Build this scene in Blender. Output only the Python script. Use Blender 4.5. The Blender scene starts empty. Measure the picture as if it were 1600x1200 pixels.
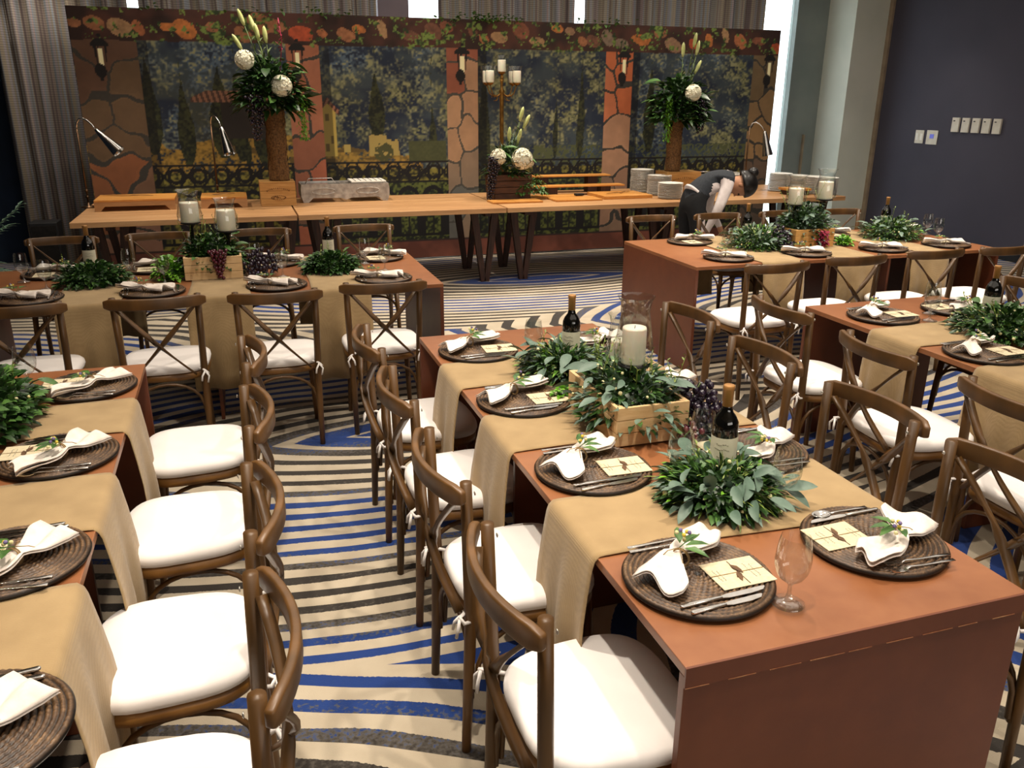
import bpy, bmesh, math, random
import numpy as np
from mathutils import Vector, Matrix
PI = math.pi
S = bpy.context.scene
C = S.collection

# ------------------------------------------------------------------ camera
EYE = Vector((0, 0, 1.84)); PITCH = math.radians(19.0); ROLL = math.radians(0.37); YAW = math.radians(18.2)
def _cam():
    c, s = math.cos(PITCH), math.sin(PITCH)
    fw = Vector((0, c, -s)); up = Vector((0, s, c)); rt = Vector((1, 0, 0))
    cr, sr = math.cos(ROLL), math.sin(ROLL)
    rt, up = rt*cr + up*sr, up*cr - rt*sr
    R = Matrix.Rotation(-YAW, 3, 'Z')
    fw, up, rt = R@fw, R@up, R@rt
    m = Matrix((rt, up, -fw)).transposed().to_4x4()
    m.translation = EYE
    d = bpy.data.cameras.new('camera'); d.sensor_width = 36; d.lens = 1300/1600*36
    d.clip_start = .05; d.clip_end = 200
    o = bpy.data.objects.new('camera', d); C.objects.link(o); o.matrix_world = m
    S.camera = o
_cam()
# ------------------------------------------------------------------ world, lights, exposure
S.view_settings.view_transform = 'Standard'; S.view_settings.look = 'None'
S.view_settings.gamma = 1; S.view_settings.use_curve_mapping = False
S.view_settings.exposure = 0.0
W = bpy.data.worlds.new('daylight'); S.world = W; W.use_nodes = True
W.node_tree.nodes['Background'].inputs[0].default_value = (.86, .93, 1, 1)
W.node_tree.nodes['Background'].inputs[1].default_value = 5.0
def downlight(x, y, p, blend=.75, size=78, col=(1, .89, .75)):
    d = bpy.data.lights.new('downlight_lamp', 'SPOT'); d.energy = p; d.spot_size = math.radians(size)
    d.spot_blend = blend; d.shadow_soft_size = .05; d.color = col
    o = bpy.data.objects.new('downlight_lamp', d); C.objects.link(o); o.location = (x, y, 3.72)
LG = [(-1.0, .6, 75), (0.35, 1.0, 258), (2.3, .6, 129), (-.05, 2.6, 292), (1.45, 2.5, 206), (3.0, 2.6, 189),
      (-1.3, 3.2, 60), (.3, 4.3, 112), (2.1, 4.4, 189), (3.9, 4.3, 258), (5.6, 4.6, 198),
      (-1.2, 6.3, 77), (.6, 6.2, 112), (2.3, 6.2, 361), (4.2, 6.1, 258), (6.0, 6.1, 172),
      (-1.0, 8.5, 163), (.7, 8.4, 215), (2.3, 8.5, 258), (3.9, 8.5, 258), (5.7, 8.4, 224),
      (-1.7, 9.9, 77), (7.9, 8.9, 77), (7.2, 6.2, 60)]  # last three are added washes brightening left curtain, column and navy wall
for x, y, p in LG: downlight(x, y, p)
def fill(x, y, sx, sy, p):  # added broad overhead fill to lift the ambient level, no fixture modelled
    d = bpy.data.lights.new('ceiling_fill_lamp', 'AREA'); d.shape = 'RECTANGLE'; d.size = sx; d.size_y = sy
    d.energy = p; d.color = (1, .9, .78)
    o = bpy.data.objects.new('ceiling_fill_lamp', d); C.objects.link(o); o.location = (x, y, 3.7)
fill(2.5, 1.5, 7, 4, 75); fill(3, 6, 8, 4, 110); fill(3, 9.3, 8, .8, 45)
def front_fill_light():  # added unseen area lamp at the front wall, brightens surfaces facing the camera
    d = bpy.data.lights.new('front_fill_lamp', 'AREA'); d.shape = 'RECTANGLE'; d.size = 6; d.size_y = 1.6; d.energy = 130; d.color = (1, .93, .84)
    o = bpy.data.objects.new('front_fill_lamp', d); C.objects.link(o); o.location = (2.5, -4.9, 2.6); o.rotation_euler = (math.radians(80), 0, 0)
front_fill_light()

# ------------------------------------------------------------------ materials
def lin(h):
    h = h.lstrip('#'); r = [int(h[i:i+2], 16)/255 for i in (0, 2, 4)]
    return tuple(((c+.055)/1.055)**2.4 if c > .04045 else c/12.92 for c in r)
MATS = {}
class NT:
    def __init__(s, name):
        s.m = bpy.data.materials.new(name); s.m.use_nodes = True; s.t = s.m.node_tree
        s.b = s.t.nodes['Principled BSDF']; MATS[name] = s.m
    def n(s, ty, **kw):
        x = s.t.nodes.new(ty)
        for k, v in kw.items(): setattr(x, k, v)
        return x
    def l(s, a, b): s.t.links.new(a, b)
    def val(s, sock, v):
        if isinstance(v, (int, float)): sock.default_value = v
        elif isinstance(v, tuple): sock.default_value = v if len(v) == 4 or sock.type == 'VECTOR' else (*v, 1)
        else: s.l(v, sock)
    def math(s, op, a, b=0.0, c=None):
        x = s.n('ShaderNodeMath', operation=op); s.val(x.inputs[0], a); s.val(x.inputs[1], b)
        if c is not None: s.val(x.inputs[2], c)
        return x.outputs[0]
    def mix(s, f, a, b, mode='MIX'):
        x = s.n('ShaderNodeMix', data_type='RGBA', blend_type=mode)
        s.val(x.inputs[0], f); s.val(x.inputs[6], a); s.val(x.inputs[7], b); return x.outputs[2]
    def noise(s, scale, detail=3, vec=None, rough=.5, dist=0):
        x = s.n('ShaderNodeTexNoise'); x.inputs['Scale'].default_value = scale; x.inputs['Detail'].default_value = detail
        x.inputs['Roughness'].default_value = rough; x.inputs['Distortion'].default_value = dist
        if vec: s.l(vec, x.inputs['Vector'])
        return x.outputs[0]
    def coord(s, which='Object', scale=None):
        c = s.n('ShaderNodeTexCoord').outputs[which]
        if scale:
            m = s.n('ShaderNodeMapping'); m.inputs['Scale'].default_value = scale; s.l(c, m.inputs[0]); return m.outputs[0]
        return c
    def ramp(s, f, stops):
        x = s.n('ShaderNodeValToRGB'); cr = x.color_ramp
        while len(cr.elements) < len(stops): cr.elements.new(.5)
        for e, (p, c) in zip(cr.elements, stops): e.position = p; e.color = (*c, 1)
        s.l(f, x.inputs[0]); return x.outputs[0]
    def bump(s, h, st=.3, d=.01):
        x = s.n('ShaderNodeBump'); x.inputs['Strength'].default_value = st; x.inputs['Distance'].default_value = d
        s.l(h, x.inputs['Height']); s.l(x.outputs[0], s.b.inputs['Normal'])
    def col(s, v): s.val(s.b.inputs['Base Color'], v)
    def set(s, **k):
        for a, v in k.items():
            nm = {'rough': 'Roughness', 'metal': 'Metallic', 'ior': 'IOR', 'trans': 'Transmission Weight', 'coat': 'Coat Weight',
                  'sheen': 'Sheen Weight', 'sss': 'Subsurface Weight', 'spec': 'Specular IOR Level', 'alpha': 'Alpha'}[a]
            s.b.inputs[nm].default_value = v
def speckled(name, a, b, scale=20, rough=.6, metal=0, bump=0, stretch=None, bs=None, **kw):
    t = NT(name); v = t.coord('Object', stretch); f = t.noise(scale, 3, v)
    t.col(t.ramp(f, [(.32, a), (.68, b)])); t.set(rough=rough, metal=metal, **kw)
    if bump: t.bump(t.noise(bs or scale*3, 3, v), bump, .005)
    return t.m
M = {}
M['chairwood'] = speckled('aged_brown_chair_wood', lin('463016'), lin('6c4a25'), 9, .4, bump=.12, stretch=(1, 1, .25))
M['seatwood'] = speckled('seat_frame_wood', lin('6a4519'), lin('8f6430'), 9, .38)
M['cushion'] = speckled('white_cushion_cloth', lin('e9e2dd'), lin('f1ebe6'), 5, .9, bump=.08, bs=60, sheen=.2)
M['steel'] = speckled('polished_steel', lin('c9c6c0'), lin('e0dedb'), 30, .16, 1)
M['screw'] = speckled('screw_steel', lin('b8b4ac'), lin('d8d4cc'), 30, .3, 1)
M['whitep'] = speckled('white_porcelain', lin('e6e2d8'), lin('f0ece2'), 8, .3)
M['napkin'] = speckled('ivory_napkin_cloth', lin('dccfc3'), lin('efe4da'), 30, .9, bump=.15, bs=150)
M['twine'] = speckled('jute_twine', lin('6b5230'), lin('96794b'), 80, .9)
M['bottle'] = speckled('dark_bottle_glass', lin('060605'), lin('0d0c09'), 10, .06, coat=.6)
M['foil'] = speckled('gold_bottle_foil', lin('9a6a34'), lin('b98850'), 20, .4, .25)
M['wax'] = speckled('ivory_candle_wax', lin('e8dfc8'), lin('f3ecd9'), 6, .55, sss=.2)
M['wick'] = speckled('black_wick', lin('15120f'), lin('2a2420'), 20, .9)
M['iron'] = speckled('black_iron', lin('0f0d0c'), lin('1f1b18'), 20, .5, .4)
M['bronze'] = speckled('antique_bronze', lin('6b4a20'), lin('9b7338'), 15, .35, .8)
M['copper'] = speckled('lamp_copper', lin('4c3828'), lin('6e543c'), 15, .35, .8)
M['grape'] = speckled('dark_grape_skin', lin('120d18'), lin('2c1b30'), 12, .25, coat=.4)
M['redgrape'] = speckled('dark_red_grape_skin', lin('3a0f1c'), lin('6b1c33'), 12, .25, coat=.4)
M['lime'] = speckled('bright_green_leaf', lin('4f8a1c'), lin('82b935'), 20, .45)
M['green'] = speckled('dark_green_leaf', lin('12280c'), lin('2c4f1a'), 20, .4)
M['mid'] = speckled('mid_green_leaf', lin('2c4f1e'), lin('577f38'), 20, .45)
M['eucalyptus'] = speckled('grey_green_eucalyptus_leaf', lin('46604f'), lin('76897a'), 14, .5)
M['fern'] = speckled('yellow_green_fern', lin('5d7326'), lin('8a9a45'), 25, .5)
M['cream'] = speckled('cream_flower_bud', lin('cbbf7e'), lin('e6dfb0'), 30, .6)
M['petal'] = speckled('white_hydrangea_petal', lin('d8d3b8'), lin('f2efda'), 20, .7)
M['lily'] = speckled('pale_green_lily_bud', lin('9aa650'), lin('d0d394'), 10, .5)
M['stem'] = speckled('green_stem', lin('3a4a22'), lin('5a6b33'), 20, .6)
M['violet'] = speckled('violet_flower', lin('6d5f8c'), lin('8d80aa'), 20, .6)
M['yellow'] = speckled('yellow_flower', lin('d7b83c'), lin('ecd565'), 20, .6)
M['crimson'] = speckled('crimson_amaranthus', lin('7a1030'), lin('a82048'), 30, .6)
M['magsilver'] = speckled('engraved_pewter', lin('8c8781'), lin('b8b3ab'), 18, .38, .35, bump=.3)
M['blackp'] = speckled('black_plastic', lin('0d0d0f'), lin('17171a'), 12, .5)
M['platewall'] = speckled('ivory_switch_plastic', lin('cfc8b8'), lin('dcd6c8'), 12, .4)
M['blue_led'] = speckled('blue_switch_window', lin('6a78ff'), lin('8a90ff'), 12, .4)
M['skin'] = speckled('skin', lin('b07a5a'), lin('c28e6c'), 8, .55, sss=.05)
M['hair'] = speckled('black_hair', lin('0a0908'), lin('1a1614'), 40, .35, stretch=(1, 1, .2))
M['vest'] = speckled('charcoal_vest_cloth', lin('20242a'), lin('2c3138'), 60, .85)
M['trouser'] = speckled('black_trouser_cloth', lin('08090b'), lin('101216'), 60, .85)
M['shirt'] = speckled('white_shirt_cloth', lin('d5c9c6'), lin('e6dcd9'), 20, .85)
M['trim'] = speckled('tan_corner_trim', lin('8a7a66'), lin('a08e77'), 8, .5)
M['column'] = speckled('pale_grey_green_paint', lin('cfd3c6'), lin('dadcd0'), 2, .7)
M['pier'] = speckled('slate_grey_paint', lin('7c8684'), lin('8a9390'), 2, .7)
M['mauve'] = speckled('mauve_paint', lin('7a6c72'), lin('85777c'), 2, .7)
M['ceiling'] = speckled('ceiling_paint', lin('8d8578'), lin('98907f'), 2, .9)
M['teal'] = speckled('deep_blue_wall_fabric', lin('0a1a2c'), lin('10233a'), 3, .9)
M['otherwall'] = speckled('dim_grey_wall_paint', lin('4c4a4c'), lin('565456'), 2, .9)
M['amaranth'] = speckled('hanging_green_amaranthus', lin('4e8a17'), lin('78b22c'), 50, .6)
M['wicker'] = speckled('vase_rattan', lin('4d3216'), lin('7d5a30'), 60, .8, bump=.5)
M['darkwood'] = speckled('dark_trestle_wood', lin('2a160c'), lin('43261a'), 12, .6, stretch=(6, 6, .6))
M['basketwood'] = speckled('dark_basket_stave', lin('3a2012'), lin('5e3a22'), 10, .6, stretch=(1, 1, 8))
M['shade'] = speckled('dark_lamp_inside', lin('2a2018'), lin('3a2c20'), 12, .5)
M['palm'] = speckled('dusty_palm_leaf', lin('3c5a48'), lin('5c7c62'), 12, .5)

def wood(name, a, b, c, scale, along=(1, 1, 1), rough=.45, bump=.15):
    t = NT(name); v = t.coord('Object', along)
    n1 = t.noise(scale, 4, v, .6, .4); n2 = t.noise(scale*6, 3, v, .6)
    base = t.ramp(n1, [(.3, a), (.5, b), (.72, c)])
    t.col(t.mix(.25, base, t.ramp(n2, [(.35, a), (.65, c)]))); t.set(rough=rough); t.bump(n2, bump, .003); return t.m
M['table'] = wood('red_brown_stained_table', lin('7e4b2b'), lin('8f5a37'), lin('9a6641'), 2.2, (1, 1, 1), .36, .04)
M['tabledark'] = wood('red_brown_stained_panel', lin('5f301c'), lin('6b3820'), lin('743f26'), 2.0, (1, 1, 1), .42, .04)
M['tableedge'] = wood('chipped_plywood_edge', lin('6e3a22'), lin('8a5232'), lin('b08a60'), 14, (1, 1, 3), .6, .2)
M['buffet'] = wood('pale_plank_wood', lin('9c6f46'), lin('b98a5a'), lin('cda273'), 1.6, (.5, 7, 7), .45, .2)
M['board'] = wood('honey_board_wood', lin('b8742c'), lin('cf8f42'), lin('dba25c'), 3, (1, 6, 6), .4, .1)
M['crate'] = wood('pine_crate_wood', lin('c9a06a'), lin('d9b684'), lin('e4c79a'), 2.5, (1.5, 1.5, 9), .6, .2)
M['crateend'] = wood('dark_grained_crate_wood', lin('a87536'), lin('c39150'), lin('d2a566'), 5, (1, 1, 12), .6, .2)
M['brand'] = speckled('burnt_brand_mark', lin('5b3a1c'), lin('7a5028'), 60, .8)
M['bstain'] = speckled('crate_knot', lin('5a2a18'), lin('7a3a20'), 60, .8)

def _burlap():
    t = NT('burlap_cloth'); v = t.coord('Object')
    w1 = t.n('ShaderNodeTexWave', wave_type='BANDS', bands_direction='X'); w1.inputs['Scale'].default_value = 130; w1.inputs['Distortion'].default_value = 2; t.l(v, w1.inputs[0])
    w2 = t.n('ShaderNodeTexWave', wave_type='BANDS', bands_direction='Y'); w2.inputs['Scale'].default_value = 130; w2.inputs['Distortion'].default_value = 2; t.l(v, w2.inputs[0])
    h = t.math('ADD', w1.outputs[1], w2.outputs[1])
    n = t.noise(9, 4, v)
    t.col(t.mix(t.math('MULTIPLY', h, .22), t.ramp(n, [(.3, lin('9c8159')), (.7, lin('b1956a'))]), lin('88704a')))
    t.set(rough=.92, sheen=.15); t.bump(h, .25, .002); return t.m
M['burlap'] = _burlap()
def _charger():
    t = NT('woven_dark_rattan'); v = t.coord('Object')
    x = t.n('ShaderNodeVectorMath', operation='LENGTH'); t.l(v, x.inputs[0])
    n = t.noise(26, 3, v); n2 = t.noise(150, 2, v)
    f = t.math('ADD', t.math('MULTIPLY', n, .6), t.math('MULTIPLY', n2, .4))
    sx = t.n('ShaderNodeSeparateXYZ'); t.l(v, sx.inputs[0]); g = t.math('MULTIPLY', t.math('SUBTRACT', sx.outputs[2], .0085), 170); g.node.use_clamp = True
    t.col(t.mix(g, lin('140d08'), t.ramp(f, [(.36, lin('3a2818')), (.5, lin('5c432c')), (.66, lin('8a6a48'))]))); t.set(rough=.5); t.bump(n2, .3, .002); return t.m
M['charger'] = _charger()
def _glass():
    t = NT('clear_thin_glass'); t.t.nodes.remove(t.b)
    fr = t.n('ShaderNodeLayerWeight'); fr.inputs[0].default_value = .32
    g = t.n('ShaderNodeBsdfGlossy'); g.inputs['Roughness'].default_value = .03
    tr = t.n('ShaderNodeBsdfTransparent'); tr.inputs[0].default_value = (.93, .95, .94, 1)
    m = t.n('ShaderNodeMixShader'); f = t.math('ADD', t.math('MULTIPLY', fr.outputs[1], .6), .06)
    t.l(f, m.inputs[0]); t.l(tr.outputs[0], m.inputs[1]); t.l(g.outputs[0], m.inputs[2])
    t.l(m.outputs[0], t.t.nodes['Material Output'].inputs[0]); return t.m
M['glass'] = _glass()
def _paper():
    t = NT('cream_card_paper'); t.col(t.ramp(t.noise(12), [(.3, lin('c9ba97')), (.7, lin('d9cbab'))])); t.set(rough=.7); return t.m
M['paper'] = _paper()
M['label'] = speckled('cream_bottle_label', lin('c9c3ab'), lin('dcd6c0'), 12, .7)
M['ink'] = speckled('sepia_ink', lin('4a3320'), lin('6b4c30'), 40, .8)
M['greyink'] = speckled('grey_ink', lin('85806f'), lin('9a9482'), 40, .8)
def _navy():
    t = NT('navy_wall_fabric'); v = t.coord('Object'); n = t.noise(1.2, 2, v); f = t.noise(180, 2, v)
    t.col(t.mix(t.math('MULTIPLY', f, .3), t.ramp(n, [(.3, lin('3f3e4c')), (.7, lin('484654'))]), lin('565362'))); t.set(rough=.85); t.bump(f, .25, .002); return t.m
M['navy'] = _navy()
def _curtain():
    t = NT('striped_curtain_fabric'); v = t.coord('UV')
    s = t.n('ShaderNodeSeparateXYZ'); t.l(v, s.inputs[0])
    cx = t.n('ShaderNodeCombineXYZ'); t.l(t.math('MULTIPLY', s.outputs[0], 1.0), cx.inputs[0])
    n = t.noise(14, 1, cx.outputs[0]); n2 = t.noise(36, 1, cx.outputs[0])
    f = t.math('ADD', t.math('MULTIPLY', n, .55), t.math('MULTIPLY', n2, .45))
    col = t.ramp(f, [(.36, lin('4a403c')), (.43, lin('7d6e6c')), (.49, lin('9c907c')), (.54, lin('8c929a')), (.60, lin('a8928e')), (.68, lin('aaa395'))])
    d = t.math('SINE', t.math('MULTIPLY', s.outputs[1], 260)); col = t.mix(t.math('MULTIPLY', t.math('GREATER_THAN', d, .2), .35), col, lin('3a332f'))
    t.col(col); t.set(rough=.9); return t.m
M['curtain'] = _curtain()
def _carpet():
    t = NT('patterned_carpet'); v = t.coord('Object')
    wv = t.noise(.55, 2, v); s = t.n('ShaderNodeSeparateXYZ'); t.l(v, s.inputs[0]); X, Y = s.outputs[0], s.outputs[1]
    Yw = t.math('ADD', Y, t.math('MULTIPLY', t.math('SUBTRACT', wv, .5), .22))
    best = None
    for cx, cy, k, off in ((1.15, 4.46, .45, 0), (3.05, 8.35, .42, 0), (3.6, 4.75, .5, .25), (-3.2, 6.4, .5, .1), (5.6, 6.5, .5, .2), (5.2, 2.0, .5, .1), (-3.0, 1.2, .4, .35), (7.8, 5.0, .5, .1), (-.6, 9.0, .5, .2), (3.2, .4, .5, .45)):
        dx = t.math('MULTIPLY', t.math('SUBTRACT', X, cx), k)
        dy = t.math('ADD', t.math('ABSOLUTE', t.math('SUBTRACT', Yw, cy)), .3)
        d = t.math('ADD', t.math('SQRT', t.math('ADD', t.math('MULTIPLY', dx, dx), t.math('MULTIPLY', dy, dy))), off-.3)
        best = d if best is None else t.math('MINIMUM', best, d)
    n2 = t.noise(1.1, 2, v)
    bb = t.math('DIVIDE', t.math('MULTIPLY', best, best), t.math('ADD', best, .26))
    ph = t.math('ADD', t.math('MULTIPLY', bb, 10.0), t.math('ADD', t.math('MULTIPLY', n2, .45), .35))
    fr = t.math('FRACT', ph)
    edge = t.noise(90, 2, v)
    wd = t.math('ADD', t.math('MAXIMUM', .45, t.math('SUBTRACT', .95, t.math('MULTIPLY', best, 1.1))), t.math('MULTIPLY', t.math('SUBTRACT', t.noise(1.3, 2, v), .5), .5))
    dark = t.math('LESS_THAN', t.math('ADD', fr, t.math('MULTIPLY', t.math('SUBTRACT', edge, .5), .08)), wd)
    hue = t.math('ADD', .5, t.math('ADD', t.math('MULTIPLY', t.math('COSINE', t.math('MULTIPLY', best, 6.0)), .12), t.math('MULTIPLY', t.math('SUBTRACT', t.noise(.9, 1, v), .5), .26)))
    mot = t.noise(60, 3, v)
    hf = t.math('ADD', hue, t.math('MULTIPLY', t.math('SUBTRACT', mot, .5), .24))
    dk = t.ramp(hf, [(.42, lin('2a241e')), (.475, lin('4f4942')), (.495, lin('474c5c')), (.52, lin('0f3270')), (.64, lin('0b3174'))])
    cream = t.ramp(t.noise(4, 4, v), [(.3, lin('a89a84')), (.7, lin('bdb09a'))])
    t.col(t.mix(dark, cream, dk)); t.set(rough=.95, sheen=.1)
    t.bump(t.noise(250, 2, v), .4, .004); return t.m
M['carpet'] = _carpet()
def _print():
    t = NT('printed_backdrop_cloth'); a = t.n('ShaderNodeAttribute', attribute_name='print'); t.col(a.outputs[0]); t.set(rough=.8); return t.m
M['print'] = _print()

# ------------------------------------------------------------------ mesh helpers
class MB:
    def __init__(s): s.v = []; s.f = []; s.mi = []; s.uv = None
    def add(s, vs, fs, mi=0):
        o = len(s.v); s.v += [tuple(p) for p in vs]; s.f += [tuple(i+o for i in f) for f in fs]; s.mi += [mi]*len(fs); return o
    def box(s, c, d, rz=0, R=None, mi=0):
        hx, hy, hz = d[0]/2, d[1]/2, d[2]/2
        R = R or Matrix.Rotation(rz, 3, 'Z'); c = Vector(c)
        vs = [c + R@Vector((x, y, z)) for x in (-hx, hx) for y in (-hy, hy) for z in (-hz, hz)]
        s.add(vs, [(0, 1, 3, 2), (4, 6, 7, 5), (0, 4, 5, 1), (2, 3, 7, 6), (0, 2, 6, 4), (1, 5, 7, 3)], mi)
    def lathe(s, prof, n=16, c=(0, 0, 0), R=None, mi=0, mod=None):
        c = Vector(c); vs = []
        for k, (r, z) in enumerate(prof):
            for i in range(n):
                a = 2*PI*i/n; q = Vector((r*math.cos(a), r*math.sin(a), z))
                if mod: q = mod(q, a, k)
                vs.append(c + (R@q if R else q))
        fs = [(k*n+i, k*n+(i+1) % n, (k+1)*n+(i+1) % n, (k+1)*n+i) for k in range(len(prof)-1) for i in range(n)]
        if prof[0][0] > 1e-6: fs.append(tuple(range(n-1, -1, -1)))
        if prof[-1][0] > 1e-6: fs.append(tuple((len(prof)-1)*n+i for i in range(n)))
        s.add(vs, fs, mi)
    def tube(s, pts, r, n=8, mi=0, closed=False, flat=None):
        pts = [Vector(p) for p in pts]; m = len(pts)
        rs = r if isinstance(r, (list, tuple)) else [r]*m
        vs = []; ref = None
        for i, p in enumerate(pts):
            a = pts[i-1] if (i or closed) else p; b = pts[(i+1) % m] if (i < m-1 or closed) else p
            t = (b-a).normalized()
            if ref is None:
                ref = Vector((0, 0, 1)) if abs(t.z) < .9 else Vector((0, 1, 0))
            u = (ref - t*ref.dot(t)).normalized(); w = t.cross(u); ref = u
            for k in range(n):
                an = 2*PI*k/n; cu, cw = math.cos(an), math.sin(an)
                if flat: cu *= flat[0]; cw *= flat[1]
                vs.append(p + (u*cu + w*cw)*rs[i])
        seg = m if closed else m-1
        fs = [(i*n+k, i*n+(k+1) % n, ((i+1) % m)*n+(k+1) % n, ((i+1) % m)*n+k) for i in range(seg) for k in range(n)]
        if not closed: fs += [tuple(range(n-1, -1, -1)), tuple((m-1)*n+k for k in range(n))]
        s.add(vs, fs, mi)
    def strap(s, pts, w, th, side, mi=0):
        # rectangular section swept along pts; side = fixed direction of the width
        pts = [Vector(p) for p in pts]; side = Vector(side); m = len(pts); vs = []
        for i, p in enumerate(pts):
            t = (pts[min(i+1, m-1)]-pts[max(i-1, 0)]).normalized()
            u = (side - t*side.dot(t)).normalized(); nn = t.cross(u)
            ww = w[i] if isinstance(w, (list, tuple)) else w
            for a, b in ((-1, -1), (1, -1), (1, 1), (-1, 1)): vs.append(p + u*(a*ww/2) + nn*(b*th/2))
        fs = [(i*4+k, i*4+(k+1) % 4, (i+1)*4+(k+1) % 4, (i+1)*4+k) for i in range(m-1) for k in range(4)]
        fs += [(3, 2, 1, 0), tuple((m-1)*4+k for k in range(4))]
        s.add(vs, fs, mi)
    def ball(s, c, r, n=8, m=5, sq=(1, 1, 1), R=None, mi=0):
        prof = [(r*math.sin(PI*k/m), -r*math.cos(PI*k/m)) for k in range(m+1)]
        prof[0] = (0, -r); prof[-1] = (0, r)
        def mod(q, a, k): return Vector((q.x*sq[0], q.y*sq[1], q.z*sq[2]))
        s.lathe(prof, n, c, R, mi, mod)
    def leaf(s, p, d, L, Wd, up=(0, 0, 1), fold=.25, droop=.25, mi=0):
        p = Vector(p); d = Vector(d).normalized(); up = Vector(up)
        sd = d.cross(up)
        if sd.length < .05: sd = d.cross(Vector((1, .3, 0)))
        sd.normalize(); nn = sd.cross(d).normalized()
        def P(a, b, h): return p + d*(a*L) + sd*(b*Wd/2) + nn*(h*Wd) - Vector((0, 0, droop*L*a*a))
        vs = [P(0, 0, 0), P(.35, -1, fold), P(.38, 0, 0), P(.35, 1, fold), P(.72, -.7, fold*.7), P(.74, 0, 0), P(.72, .7, fold*.7), P(1, 0, 0)]
        s.add(vs, [(0, 2, 1), (0, 3, 2), (1, 2, 5, 4), (2, 3, 6, 5), (4, 5, 7), (5, 6, 7)], mi)
    def build(s, name, mats, parent=None, loc=(0, 0, 0), rz=0, smooth=True, bevel=0, **tg):
        me = bpy.data.meshes.new(name); me.from_pydata(s.v, [], s.f)
        mats = mats if isinstance(mats, (list, tuple)) else [mats]
        for m in mats: me.materials.append(m)
        if len(mats) > 1: me.polygons.foreach_set('material_index', s.mi)
        if smooth: me.polygons.foreach_set('use_smooth', [True]*len(me.polygons))
        if s.uv:
            ul = me.uv_layers.new(name='UVMap')
            for lp in me.loops: ul.data[lp.index].uv = s.uv[lp.vertex_index]
        me.update()
        o = bpy.data.objects.new(name, me); C.objects.link(o); o.location = loc; o.rotation_euler.z = rz
        if parent: o.parent = parent
        if bevel:
            b = o.modifiers.new('b', 'BEVEL'); b.width = bevel; b.segments = 2; b.limit_method = 'ANGLE'
        tag(o, **tg); return o
def tag(o, label=None, cat=None, group=None, kind=None):
    if label: o['label'] = label
    if cat: o['category'] = cat
    if group: o['group'] = group
    if kind: o['kind'] = kind
    return o
def thing(name, label, cat, loc=(0, 0, 0), rz=0, group=None, parent=None):
    o = bpy.data.objects.new(name, None); C.objects.link(o); o.location = loc; o.rotation_euler.z = rz
    o.empty_display_size = .1
    if parent: o.parent = parent
    return tag(o, label, cat, group)
def kids(o): return KID.get(o.name) or list(o.children)
KID = {}
def dup(o, loc=None, rz=None, label=None, group=None, parent=None):
    c = o.copy(); C.objects.link(c)
    if parent: c.parent = parent
    if loc is not None: c.location = loc
    if rz is not None: c.rotation_euler.z = rz
    if label: c['label'] = label
    if group: c['group'] = group
    for ch in list(o.children): dup(ch, parent=c)
    return c
class Place:
    """first use moves the prototype itself, later uses copy it"""
    def __init__(s, proto): s.p = proto; s.used = False
    def __call__(s, loc, rz=0, label=None, group=None):
        if not s.used:
            s.used = True; o = s.p; o.location = loc; o.rotation_euler.z = rz
            if label: o['label'] = label
            if group: o['group'] = group
            return o
        return dup(s.p, loc, rz, label, group)
def arc(c, r, a0, a1, n, ax='xz'):
    o = []
    for i in range(n+1):
        a = a0+(a1-a0)*i/n; u, v = r*math.cos(a), r*math.sin(a)
        o.append((c[0]+u, c[1], c[2]+v) if ax == 'xz' else (c[0], c[1]+u, c[2]+v) if ax == 'yz' else (c[0]+u, c[1]+v, c[2]))
    return o

# ------------------------------------------------------------------ room shell
def slab(name, x0, x1, y0, y1, z0, z1, mat, **tg):
    m = MB(); m.box(((x0+x1)/2, (y0+y1)/2, (z0+z1)/2), (x1-x0, y1-y0, z1-z0)); return m.build(name, mat, smooth=False, **tg)
XL, XR, YF, YB, ZC = -3.1, 8.84, -5.0, 10.85, 3.8
slab('floor', XL-.2, XR+.2, YF-.2, YB+.2, -.1, 0, M['carpet'], kind='structure')
slab('ceiling', XL-.2, XR+.2, YF-.2, YB+.2, ZC, ZC+.15, M['ceiling'], kind='structure')
slab('wall_left', XL-.15, XL, YF, YB, 0, ZC, M['teal'], kind='structure')
slab('wall_right', XR, XR+.15, YF, 10.27, 0, ZC, M['navy'], kind='structure')
slab('wall_front', XL, XR, YF-.15, YF, 0, ZC, M['otherwall'], kind='structure')
slab('wall_back', XL, -1.25, YB, YB+.15, 0, ZC, M['teal'], kind='structure')
slab('wall_back', 1.84, 2.215, YB-.02, YB+.15, 0, ZC, M['mauve'], kind='structure')
slab('wall_back', 7.75, XR+.15, YB, YB+.15, 0, ZC, M['pier'], kind='structure')
slab('wall_back', -1.25, 7.75, YB, YB+.15, 3.45, ZC, M['pier'], kind='structure')
slab('trim_1', 8.27, XR+.15, 10.27, YB, 0, ZC, M['column'], kind='structure')
slab('trim_2', XR-.035, XR+.0, 10.20, 10.268, 0, ZC, M['trim'], kind='structure')
slab('trim_3', 8.05, 8.075, YB-.04, YB-.002, .55, 1.35, M['trim'], kind='structure')
slab('baseboard_right', XR-.012, XR-.0005, YF, 10.19, 0.001, .1, M['blackp'], kind='structure')
def window(n, x0, x1):
    w = thing(f'window_{n}', None, None, (0, 0, 0)); w['kind'] = 'structure'
    m = MB(); m.box(((x0+x1)/2, YB+.09, 1.73), (x1-x0, .01, 3.44)); m.build('pane', M['glass'], w, smooth=False)
    k = max(1, round((x1-x0)/1.3))
    for i in range(1, k):
        m = MB(); m.box((x0+(x1-x0)*i/k, YB+.06, 1.73), (.05, .06, 3.44)); m.build('mullion', M['pier'], w, smooth=False)
window(1, -1.25, 1.84); window(2, 2.215, 7.75)
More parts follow.
